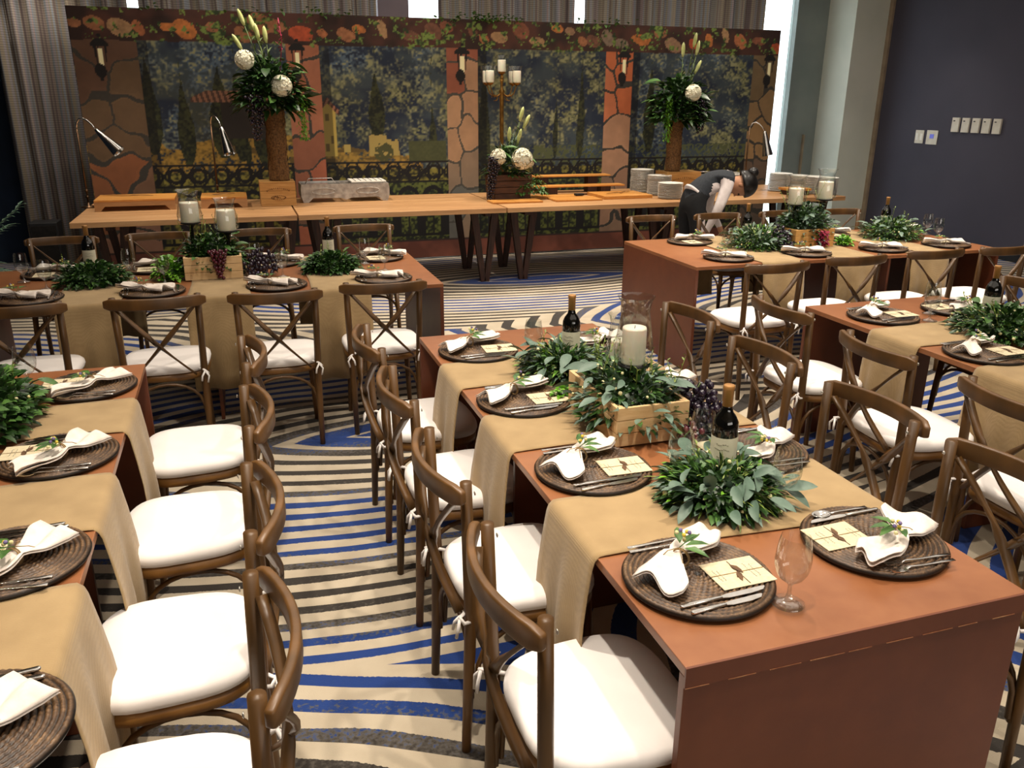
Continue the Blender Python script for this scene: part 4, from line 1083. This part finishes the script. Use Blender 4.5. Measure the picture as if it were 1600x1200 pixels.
def arrangement(x, y, z, label, seed, flip=1, tall=.6):
    t = thing('flower_arrangement', label, 'flowers', (x, y, z), 0, 'flower arrangements on the buffet'); r = random.Random(seed)
    m = MB(); cloud(m, r, 620, (.38, .30, .56), .13, .06, .4, .35, (0, 0, -.04), .35); m.build('dark_leaves', M['green'], t, kind='stuff')
    m = MB(); cloud(m, r, 220, (.36, .29, .52), .10, .04, .5, .3); m.build('leaves', M['mid'], t, kind='stuff')
    m = MB(); cloud(m, r, 130, (.30, .26, .40), .08, .014, 1, .1); m.build('silver_leaves', M['eucalyptus'], t, kind='stuff')
    sp = []
    for i in range(26):
        a = r.uniform(0, 2*PI); q = r.uniform(.5, .9); sp.append(((.34*q*math.cos(a), .27*q*math.sin(a), r.uniform(-.05, .42)), (math.cos(a), math.sin(a), r.uniform(-.5, .5)), r.uniform(.8, 1.25), r.uniform(-.6, .6)))
    put_leaves(t, 'leaf', 'green', .17, .075, sp[:18]); put_leaves(t, 'leaf', 'mid', .16, .07, sp[18:])
    return t, r
t, r = arrangement(.43, 8.86, 1.74, 'large leafy arrangement with two white hydrangeas in the left bark vase', 31)
hydrangea(t, (-.22, -.14, .42), .095, 1); hydrangea(t, (.09, -.25, .19), .105, 2)
for a, b in (((-.02, -.05, .2), (-.24, -.1, .86)), ((-.05, -.05, .2), (-.31, -.12, .64)), ((0, -.05, .2), (-.10, -.1, .74)), ((.02, -.05, .25), (-.02, -.1, .72)), ((0, 0, .3), (-.14, 0, .82))): lilybud(t, a, b, .02)
m = MB(); r2 = random.Random(1)
for k in range(260): q = r2.random(); m.leaf((.28+r2.gauss(0, .018), -.12+r2.gauss(0, .018), .12-.42*q), (r2.uniform(-1, 1), r2.uniform(-1, 1), -.4), .03, .014)
m.build('trailing_amaranthus', M['amaranth'], t, kind='stuff')
grapes('grape_bunch', 'black grapes hanging below the left hydrangea arrangement', (.27, 8.66, 1.64), 110, (.10, .07, .2), 7, r0=.014)
m = MB(); m.tube([(.1, 0, .3), (.14, -.02, .6), (.12, -.03, .8)], .004, 5)
for k in range(40): m.leaf((.12+r2.gauss(0, .01), -.03, .5+.28*k/40), (r2.uniform(-1, 1), r2.uniform(-1, 1), .6), .035, .012)
m.build('red_amaranthus', M['crimson'], t)
t, r = arrangement(4.85, 8.80, 1.62, 'large leafy arrangement with one white hydrangea in the right bark vase', 32)
hydrangea(t, (.02, -.26, .28), .095, 3)
for a, b in (((-.02, -.05, .2), (-.05, -.1, .80)), ((.05, -.05, .2), (.13, -.12, .82)), ((0, -.05, .2), (.18, -.1, .62)), ((.02, -.05, .25), (.1, -.1, .9))): lilybud(t, a, b, .02)
m = MB()
for k in range(260): q = r2.random(); m.leaf((-.21+r2.gauss(0, .018), -.16+r2.gauss(0, .018), .22-.45*q), (r2.uniform(-1, 1), r2.uniform(-1, 1), -.4), .03, .014)
m.build('trailing_amaranthus', M['amaranth'], t, kind='stuff')
grapes('grape_bunch', 'black grapes hanging below the right hydrangea arrangement', (5.03, 8.62, 1.66), 80, (.08, .06, .18), 8, r0=.014)

def chafer(x0, x1, y0, d, h, label, lid=True):
    t = thing('chafing_dish', label, 'chafing dish', (x0, y0, BZ+.001), 0, 'pewter chafing dishes on the buffet'); w = x1-x0
    prof = [(0.02, 0), (0, h*.35), (0, h*.8), (.012, h), (w-.012, h), (w, h*.8), (w, h*.35), (w-.02, 0), (w-.07, 0), (w-.12, h*.25), (w*.56, h*.22), (w*.5, h*.12), (w*.44, h*.22), (.12, h*.25), (.07, 0)]
    n = len(prof)
    for yy, nm in ((0, 'front_plate'), (d-.012, 'back_plate')):
        m = MB(); m.add([(x, yy, z) for x, z in prof]+[(x, yy+.012, z) for x, z in prof], [tuple(range(n-1, -1, -1)), tuple(range(n, 2*n))]+[(i, (i+1) % n, (i+1) % n+n, i+n) for i in range(n)]); m.build(nm, M['magsilver'], t, smooth=False)
    for xx in (.003, w-.015):
        m = MB(); m.box((xx+.006, d/2, h*.62), (.01, d-.028, h*.7)); m.build('side_plate', M['magsilver'], t, smooth=False)
    for q in (.25, .75):
        m = MB(); m.tube([(w*q+.12*math.cos(a), -.003, h*.6+h*.17*math.sin(a)) for a in [2*PI*i/24 for i in range(24)]], .004, 5, closed=True); m.build('engraved_oval', M['magsilver'], t)
        m = MB(); m.box((w*q, d/2, h-.02), (w*.42, d-.05, .012)); m.build('food_pan', M['steel'], t, smooth=False)
    if lid:
        m = MB(); m.box((w*.77, d/2, h+.012), (w*.40, d-.04, .016)); m.build('grill_tray', M['whitep'], t, smooth=False, bevel=.003)
        for k in range(6): 
            m = MB(); m.box((w*.62+k*w*.06, d/2, h+.022), (.008, d-.06, .004)); m.build('rib', M['steel'], t, smooth=False)
    m = MB(); m.tube([(w*.06, .1, h), (w*.1, .1, h+.05), (w*.36, .1, h+.05), (w*.40, .1, h)], .005, 6); m.build('rail', M['steel'], t)
chafer(.65, 1.56, 8.93, .36, .185, 'long engraved pewter chafing dish left of centre on the buffet')
chafer(5.20, 5.95, 8.86, .34, .17, 'pewter chafing dish behind the waiter on the buffet')

def heatlamp(x, y, h, dx, dy, label):
    t = thing('carving_lamp', label, 'lamp', (x, y, BZ+.001), 0, 'chrome carving lamps on the buffet')
    m = MB(); m.lathe([(0, 0), (.07, 0), (.07, .012), (.015, .02), (.013, .05), (0, .05)], 20); m.build('base', M['copper'], t)
    m = MB(); m.tube([(0, 0, .04), (0, 0, h*.5), (0, 0, h-.06)], .009, 8)
    for zz in (.1, .16): m.ball((0, 0, zz), .018, 8, 5)
    m.build('pole', M['copper'], t)
    l = math.hypot(dx, dy); ux, uy = dx/l, dy/l
    P = lambda a, z: Vector((ux*a, uy*a, z))
    m = MB(); m.tube([P(0, h-.06), P(.005, h-.02), P(.03, h+.02), P(.07, h+.03), P(.11, h+.01), P(.15, h-.03), P(.18, h-.08)], .008, 8); m.build('gooseneck', M['steel'], t)
    a, b = P(.175, h-.07), P(.175+l*.75, h-.07-.28); ax = (b-a).normalized(); R = ax.to_track_quat('Z', 'X').to_matrix()
    m = MB(); m.lathe([(.014, 0), (.02, .02), (.028, .06), (.05, .2), (.062, .28)], 20, a, R); m.f.pop(); m.mi.pop()
    m.build('shade', M['steel'], t)
    m = MB(); m.ball(a+ax*.2, .03, 10, 7); m.build('bulb', M['shade'], t)
heatlamp(-1.36, 9.1, .80, .33, -.10, 'chrome swan-neck lamp at the left end of the buffet')
heatlamp(-.16, 9.28, .82, .08, -.12, 'chrome lamp behind the narrow riser, shade pointing down')
heatlamp(5.86, 8.9, .75, .07, -.05, 'chrome lamp in front of the bright window at the right')

def candelabra():
    t = thing('candelabra', 'tall brass candelabra with five ivory candles behind the basket of flowers', 'candelabra', (2.86, 9.12, BZ+.001))
    m = MB(); m.lathe([(0, 0), (.11, 0), (.1, .02), (.04, .05), (.025, .1), (.03, .14), (.022, .2), (.022, 1.0), (.028, 1.03), (.02, 1.08), (.035, 1.1), (.015, 1.13), (.015, 1.2), (.03, 1.22), (0, 1.22)], 18); m.build('column', M['bronze'], t)
    def cup(c):
        x, y, z = c
        m = MB(); m.lathe([(0, 0), (.012, 0), (.04, .02), (.042, .028), (0, .028)], 14, c); m.build('candle_cup', M['bronze'], t)
        m = MB(); m.lathe([(0, .03), (.042, .03), (.043, .035), (.043, .145), (.04, .15), (0, .146)], 18, c); m.build('pillar_candle', M['wax'], t)
        m = MB(); m.lathe([(.045, .029), (.052, .06), (.05, .14), (.062, .2)], 20, c); m.f.pop(); m.mi.pop(); m.f.pop(0) if False else None; m.build('glass_cup', M['glass'], t)
    for a in (-2.6, -.65, .6, 2.5):
        ex, ey = .18*math.cos(a), .14*math.sin(a); 
        m = MB(); pts = []
        for i in range(11):
            q = i/10; pts.append((ex*q, ey*q, 1.10-.06*math.sin(q*PI)+.02*q+(0 if q < .8 else (q-.8)*.25)))
        m.tube(pts, .006, 6); m.build('arm', M['bronze'], t)
        m = MB(); m.tube([(ex*.5+.03*math.cos(w)*math.cos(a), ey*.5+.03*math.cos(w)*math.sin(a), 1.035+.03*math.sin(w)) for w in [5*i/9 for i in range(10)]], .004, 5); m.build('scroll', M['bronze'], t)
        cup((ex, ey, 1.16))
    cup((0, 0, 1.27)); m = MB(); m.lathe([(.012, 1.2), (.02, 1.24), (.012, 1.275)], 12); m.build('finial', M['bronze'], t)
candelabra()
def basket():
    x, y = 2.83, 8.78
    t = thing('stave_basket', 'dark wooden slatted basket under the centre flowers on the buffet', 'basket', (x, y, BZ+.001)); n = 14
    for k in range(4):
        for s, (cx, cy, w, d) in enumerate(((0, -.15, .40, .012), (0, .15, .40, .012), (-.2, 0, .012, .287), (.2, 0, .012, .287))):
            q = 1+.02*k; m = MB(); m.box((cx*q, cy*q, .035+k*.066), (w*q, d*q, .06)); m.build('slat', M['basketwood'], t, smooth=False, bevel=.002)
    m = MB(); m.box((0, 0, .006), (.38, .28, .01)); m.build('base_board', M['basketwood'], t, smooth=False)
    t = thing('flower_arrangement', 'low arrangement of white hydrangeas and lily buds in the slatted basket', 'flowers', (x, y, 1.05), 0, 'flower arrangements on the buffet'); r = random.Random(77)
    m = MB(); cloud(m, r, 380, (.28, .22, .34), .10, .03, .6, .3); m.build('dark_leaves', M['green'], t, kind='stuff')
    m = MB(); cloud(m, r, 160, (.22, .2, .34), .09, .025, .8, .3); cloud(m, r, 190, (.2, .12, .26), .05, .04, .3, .6, (.22, -.12, -.2)); m.build('ivy_trail', M['mid'], t, kind='stuff')
    m = MB(); cloud(m, r, 90, (.18, .15, .5), .09, .018, 1, .1); m.build('silver_leaves', M['eucalyptus'], t, kind='stuff')
    hydrangea(t, (-.17, -.18, .20), .09, 4); hydrangea(t, (.08, -.22, .18), .12, 5); hydrangea(t, (.18, -.15, .14), .06, 6)
    for a, b in (((-.02, -.05, .2), (-.02, -.1, .50)), ((.05, -.05, .2), (.10, -.12, .48)), ((0, -.05, .2), (.2, -.1, .62)), ((.02, -.05, .25), (.13, -.1, .70))): lilybud(t, a, b, .02)
    sp = [((r.uniform(-.15, .15), -.15, r.uniform(.0, .3)), (r.uniform(-1, 1), -.6, r.uniform(-.3, .8)), 1, r.uniform(-.5, .5)) for i in range(14)]
    put_leaves(t, 'leaf', 'mid', .14, .045, sp)
    grapes('grape_bunch', 'purple-black grapes trailing down the left of the slatted basket', (2.59, 8.58, 1.03), 150, (.07, .05, .22), 9, r0=.013, lean=(.03, 0))
basket()
def cutboard(x0, x1, y0, y1, z, label, th=.018):
    t = thing('cutting_board', label, 'cutting board', ((x0+x1)/2, (y0+y1)/2, z), 0, 'cutting boards on the buffet')
    m = MB(); m.box((0, 0, th/2), (x1-x0, y1-y0, th)); m.build('board', M['board'], t, smooth=False, bevel=.003)
    return t
cutboard(2.52, 3.07, 8.33, 8.56, BZ+.001, 'small honey cutting board in front of the basket')
cutboard(3.22, 3.75, 8.33, 8.62, BZ+.001, 'middle honey cutting board right of the basket')
cutboard(3.05, 3.66, 8.66, 8.86, BZ+.001, 'honey cutting board lying behind the middle one')
cutboard(3.80, 4.38, 8.40, 8.88, BZ+.001, 'large honey cutting board beside the plate stacks', .035)
m = MB(); m.box((0, 0, .012), (.10, .06, .022)); m.build('black_knife_case', M['blackp'], loc=(3.62, 8.68, BZ+.021), smooth=False, bevel=.004, label='small black case on the cutting boards', cat='case')
tongs(4.0, 8.62, .838, -1.1, 'steel tongs crossing on the large cutting board'); tongs(4.16, 8.68, .838, -.8, 'second steel tongs on the large cutting board')
def shelf():
    t = thing('tiered_shelf', 'two-tier honey wood shelf behind the cutting boards', 'shelf', (3.14, 8.90, BZ+.001))
    for x0, x1, yy, z, nm in ((.0, 1.05, .30, .19, 'upper_plank'), (.0, 1.12, .05, .10, 'lower_plank')):
        m = MB(); m.box(((x0+x1)/2, yy, z), (x1-x0, .17, .016)); m.build(nm, M['board'], t, smooth=False, bevel=.002)
        for q in (.22, .8):
            m = MB(); m.box((x0+(x1-x0)*q, yy, (z-.009)/2), (.12, .12, z-.010)); m.build('support', M['darkwood'], t, smooth=False)
shelf()
def make_plate():
    m = MB(); m.lathe([(0, .001), (.07, .001), (.08, .003), (.125, .009), (.136, .011), (.137, .0125), (.135, .0145), (.12, .012), (.08, .006), (0, .005)], 28)
    return m.build('white_plate', M['whitep'], label='x', cat='plate')
plateP = Place(make_plate())
st = [(4.56, 9.04, 20, 'tallest white plate stack left of the right wine box'), (4.60, 8.68, 17, 'middle white plate stack left of the right wine box'), (4.56, 8.34, 13, 'shortest white plate stack nearest the large cutting board'),
      (6.22, 8.70, 16, 'first white right-hand plate stack right of the waiter'), (6.34, 8.55, 15, 'second white right-hand plate stack right of the waiter'), (6.44, 8.38, 15, 'third white right-hand plate stack right of the waiter'), (6.50, 8.22, 15, 'last white right-hand plate stack at the end of the buffet')]
ORD = 'first second third fourth fifth sixth seventh eighth ninth tenth eleventh twelfth thirteenth fourteenth fifteenth sixteenth seventeenth eighteenth nineteenth twentieth twenty-first twenty-second twenty-third twenty-fourth twenty-fifth'.split()
for (x, y, n, lb) in st:
    rr = random.Random(int(x*100))
    for k in range(n): plateP((x+rr.uniform(-.002, .002), y+rr.uniform(-.002, .002), BZ+.001+k*.0128), rr.random()*6, f'white plate, {ORD[n-1-k]} from the top, {lb[:lb.index(" plate")]} plate stack', lb)
cutboard(6.02, 6.30, 8.20, 8.44, BZ+.05, 'wooden board on a dark block right of the waiter', .025)
m = MB(); m.box((0, 0, .024), (.24, .20, .048)); m.build('dark_block', M['darkwood'], loc=(6.16, 8.32, BZ+.001), smooth=False, bevel=.003, label='dark block raising the board right of the waiter', cat='block')

# ------------------------------------------------------------------ black cabinet and palm at the far left
t = thing('audio_cabinet', 'black box cabinet standing before the left curtain', 'speaker', (-1.86, 9.6, 0))
m = MB(); m.box((0, 0, .31), (.26, .26, .62)); m.build('cabinet_body', M['blackp'], t, smooth=False, bevel=.008)
m = MB(); m.box((0, -.135, .33), (.22, .01, .52)); m.build('front_grille', M['iron'], t, smooth=False)
t = thing('potted_palm', 'palm with grey-green fronds at the left picture edge', 'plant', (-2.27, 7.6, 0))
m = MB(); m.lathe([(0, 0), (.13, 0), (.17, .28), (.18, .3), (.165, .3), (.16, .27), (0, .27)], 20); m.build('pot', M['blackp'], t)
r = random.Random(2)
for k in range(13):
    a = k*2*PI/13+.2; m = MB(); L = r.uniform(.55, .75); e = r.uniform(.2, .75)
    pts = [Vector((math.cos(a)*L*q*(1-.1*q), math.sin(a)*L*q*.6, .28+L*(1.35*q*e+.55*q-.55*q*q))) for q in [i/8 for i in range(9)]]
    pts = [Vector((min(.62, max(-.28, p.x)), p.y, p.z)) for p in pts]
    m.tube(pts, .005, 5)
    for i in range(2, 9):
        for s in (-1, 1):
            for h in (0, .5):
                p = pts[i-1].lerp(pts[i], h); tdir = (pts[i]-pts[i-1]).normalized(); sd = tdir.cross(Vector((0, 0, 1))).normalized()*s
                m.leaf(p, sd+tdir*.8+Vector((0, 0, .1)), .17, .022, droop=.3)
    m.build('frond', M['palm'], t)

# ------------------------------------------------------------------ wall devices on the navy wall
def dev(y, z, w, h, label, kind):
    t = thing('wall_control' if kind == 'box' else 'switch_plate', label, 'switch', (XR-.002, y, z), 0, 'controls on the navy wall')
    m = MB(); m.box((-.012 if kind == 'box' else -.004, 0, 0), (.024 if kind == 'box' else .007, w, h)); m.build('housing', M['platewall'], t, smooth=False, bevel=.003)
    if kind == 'box':
        m = MB(); m.box((-.026, w*.18, h*.28), (.004, w*.22, .012)); m.build('slot', M['blackp'], t, smooth=False)
    elif kind == 'two':
        for q in (-.25, .25):
            m = MB(); m.box((-.0095, w*q, 0), (.004, w*.25, h*.5)); m.build('rocker', M['whitep'], t, smooth=False)
    else:
        m = MB(); m.box((-.0095, 0, h*.08), (.004, w*.35, h*.3)); m.build('display', M['blue_led'], t, smooth=False)
for k in range(5):
    dev(8.80-k*.158, 1.545, .115, .175, f'small ivory wall control, {("first", "second", "third", "fourth", "last")[k]} from the left in the row of five', 'box')
dev(9.39, 1.375, .15, .17, 'ivory double switch plate left of the lit one on the navy wall', 'two')
dev(9.17, 1.375, .19, .18, 'ivory switch plate with small blue window on the navy wall', 'led')

# ------------------------------------------------------------------ waiter bending over
def person():
    px, py = 4.22, 7.28
    t = thing('person', 'waiter in dark vest and white shirt bending forward behind the back right table', 'person', (px, py, 0))
    J = {'pel': (0, 0, .90), 'sp1': (.07, -.01, 1.00), 'sp2': (.18, -.02, 1.075), 'chest': (.27, -.03, 1.12), 'neck0': (.36, -.035, 1.12), 'neck': (.405, -.04, 1.10), 
         'hl': (.0, .10, .86), 'kl': (.03, .11, .48), 'al': (-.03, .12, .08), 'tl': (.09, .12, .035),
         'hr': (.0, -.10, .86), 'kr': (.04, -.11, .48), 'ar': (-.02, -.12, .08), 'tr': (.10, -.12, .035),
         'sl': (.31, .15, 1.09), 'el': (.32, .21, .81), 'wl': (.40, .10, .62), 'sr': (.28, -.19, 1.09), 'er': (.15, -.25, .85), 'wr': (.09, -.17, .63)}
    Rr = {'pel': .145, 'sp1': .135, 'sp2': .14, 'chest': .15, 'neck0': .085, 'neck': .052, 'hl': .095, 'kl': .062, 'al': .042, 'tl': .035, 'hr': .095, 'kr': .062, 'ar': .042, 'tr': .035,
          'sl': .068, 'el': .047, 'wl': .03, 'sr': .07, 'er': .05, 'wr': .031}
    E = [('pel', 'sp1'), ('sp1', 'sp2'), ('sp2', 'chest'), ('chest', 'neck0'), ('neck0', 'neck'), ('pel', 'hl'), ('hl', 'kl'), ('kl', 'al'), ('al', 'tl'), ('pel', 'hr'), ('hr', 'kr'), ('kr', 'ar'), ('ar', 'tr'),
         ('chest', 'sl'), ('sl', 'el'), ('el', 'wl'), ('chest', 'sr'), ('sr', 'er'), ('er', 'wr')]
    def hand(w, d, side):
        w = Vector(w); d = Vector(d).normalized(); u = d.cross(Vector((side, 0, .2))).normalized(); n = u.cross(d)
        J[f'p{side}'] = w+d*.05; Rr[f'p{side}'] = .022; E.append(('wl' if side > 0 else 'wr', f'p{side}'))
        for k in range(4):
            b = w+d*.085+u*((k-1.5)*.019); L = (.05, .06, .055, .04)[k]
            a1, a2, a3 = f'f{side}{k}a', f'f{side}{k}b', f'f{side}{k}c'
            J[a1] = b; J[a2] = b+d*L*.6+n*.006; J[a3] = b+d*L+n*.02; Rr[a1] = .0095; Rr[a2] = .009; Rr[a3] = .0075
            E.extend([(f'p{side}', a1), (a1, a2), (a2, a3)])
        a1, a2 = f't{side}a', f't{side}b'; J[a1] = w+d*.04-u*.032+n*.008; J[a2] = w+d*.075-u*.045+n*.018; Rr[a1] = .010; Rr[a2] = .0085; E.extend([(f'p{side}', a1), (a1, a2)])
    hand(J['wl'], (.25, -.3, -.9), 1); hand(J['wr'], (.15, .25, -.95), -1)
    names = list(J); idx = {k: i for i, k in enumerate(names)}
    me = bpy.data.meshes.new('body'); me.from_pydata([tuple(J[k]) for k in names], [(idx[a], idx[b]) for a, b in E], [])
    o = bpy.data.objects.new('tmp_body', me); C.objects.link(o)
    md = o.modifiers.new('skin', 'SKIN'); md.use_smooth_shade = True
    for i, k in enumerate(names):
        sv = me.skin_vertices[0].data[i]; rr = Rr[k]; sv.radius = (rr, rr*(.85 if k in ('chest', 'sp2', 'sp1') else 1)); sv.use_root = (k == 'pel')
    sb = o.modifiers.new('sub', 'SUBSURF'); sb.levels = 3; sb.render_levels = 3
    dg = bpy.context.evaluated_depsgraph_get(); dg.update()
    nm = bpy.data.meshes.new_from_object(o.evaluated_get(dg)); bpy.data.objects.remove(o)
    for mt in ('trouser', 'vest', 'shirt', 'skin'): nm.materials.append(M[mt])
    seg = []
    for a, b in E:
        z = a+b
        if a in ('sl', 'el', 'sr', 'er'): mi = 2
        elif a in ('wl', 'wr') or a[0] in 'pft' and a not in ('pel',) and a[:2] not in ('pe',): mi = 3
        elif (a, b) in (('pel', 'hl'), ('pel', 'hr')) or a in ('hl', 'hr', 'kl', 'kr', 'al', 'ar'): mi = 0
        elif (a, b) == ('neck0', 'neck'): mi = 2
        else: mi = 1
        if (a, b) in (('chest', 'sl'), ('chest', 'sr')): mi = 1
        seg.append((Vector(J[a]), Vector(J[b]), mi))
    for p in nm.polygons:
        c = p.center; best = 9; bm_ = 0
        for a, b, mi in seg:
            ab = b-a; q = max(0, min(1, (c-a).dot(ab)/max(1e-9, ab.length_squared))); d = (a+ab*q-c).length
            if d < best: best = d; bm_ = mi
        p.material_index = bm_; p.use_smooth = True
    b = bpy.data.objects.new('body', nm); C.objects.link(b); b.parent = t
    # white waistband / apron tie
    m = MB(); ax = Vector((.8, 0, .6)).normalized(); R = Vector((.75, 0, .66)).normalized().to_track_quat('Z', 'Y').to_matrix()
    m.lathe([(.139, -.012), (.141, 0), (.139, .012)], 24, (.035, -.005, .95), R, mod=lambda q, a, k: Vector((q.x, q.y, q.z))); m.build('white_waistband', M['shirt'], t)
    # head, bent down, with face, ear, hair and bun
    hc = Vector((.495, -.07, 1.045)); hd = thing('head', None, None, hc, 0, parent=t)
    hd.rotation_mode = 'XYZ'; hd.rotation_euler = (0, math.radians(105), math.radians(-25)); hd.scale = (1.12, 1.12, 1.12)
    # head frame: +Z crown, +X face forward
    m = MB(); n = 20; rings = [(-.115, .03, .03, .02), (-.10, .05, .048, .018), (-.07, .068, .06, .010), (-.035, .078, .068, .004), (0, .086, .074, 0), (.04, .09, .076, -.005), (.075, .08, .07, -.008), (.1, .055, .05, -.01), (.115, .02, .02, -.01)]
    vs = []
    for z, rx, ry, ox in rings:
        for i in range(n):
            a = 2*PI*i/n; x = ox+rx*math.cos(a); y = ry*math.sin(a)
            if abs(a) < .01 or abs(a-2*PI) < .01: x += .012 if -.05 < z < .01 else 0
            if z in (0,) and (abs(a-.35) < .2 or abs(a-2*PI+.35) < .2): x -= .008
            vs.append((x, y, z))
    m.add(vs, [(k*n+i, k*n+(i+1) % n, (k+1)*n+(i+1) % n, (k+1)*n+i) for k in range(len(rings)-1) for i in range(n)]+[tuple(range(n-1, -1, -1)), tuple((len(rings)-1)*n+i for i in range(n))])
    m.build('face', M['skin'], hd)
    m = MB(); m.add([(.082, -.004, .01), (.082, .004, .01), (.11, 0, -.028), (.088, -.016, -.034), (.088, .016, -.034)], [(0, 2, 1), (0, 3, 2), (1, 2, 4), (2, 3, 4)]); m.build('nose', M['skin'], hd)
    m = MB(); 
    for s in (-1, 1): m.ball((.078, s*.03, .0), .009, 8, 5)
    m.build('eyes', M['wick'], hd)
    m = MB(); m.tube([(.083, -.022, -.062), (.089, 0, -.06), (.083, .022, -.062)], .004, 6); m.build('mouth', M['redgrape'], hd)
    m = MB()
    for s in (-1, 1): m.ball((-.005, s*.076, -.01), .024, 8, 6, (.7, .35, 1.2))
    m.build('ears', M['skin'], hd)
    m = MB(); R0 = .1; nn = 22; vs = []
    for k in range(9):
        th = PI*.60*k/8
        for i in range(nn):
            a = 2*PI*i/nn; back = .5-.5*math.cos(a); tt = th*(.62+.5*back)
            r_ = (.118, .106); vs.append((-.012+r_[0]*math.sin(tt)*math.cos(a), r_[1]*math.sin(tt)*math.sin(a), .012+.128*math.cos(tt)))
    m.add(vs, [(k*nn+i, (k+1)*nn+i, (k+1)*nn+(i+1) % nn, k*nn+(i+1) % nn) for k in range(8) for i in range(nn)])
    o = m.build('hair', M['hair'], hd); md = o.modifiers.new('s', 'SOLIDIFY'); md.thickness = .012
    m = MB(); m.ball((-.125, .0, .06), .048, 12, 8); m.ball((-.06, 0, .075), .03, 10, 6); m.build('hair_bun', M['hair'], hd)
    m = MB(); m.tube([(.375+.055*math.cos(a)*.5, -.04+.062*math.sin(a), 1.12-.055*math.cos(a)) for a in [2*PI*i/16 for i in range(16)]], .016, 6, closed=True); m.build('shirt_collar', M['shirt'], t)
person()
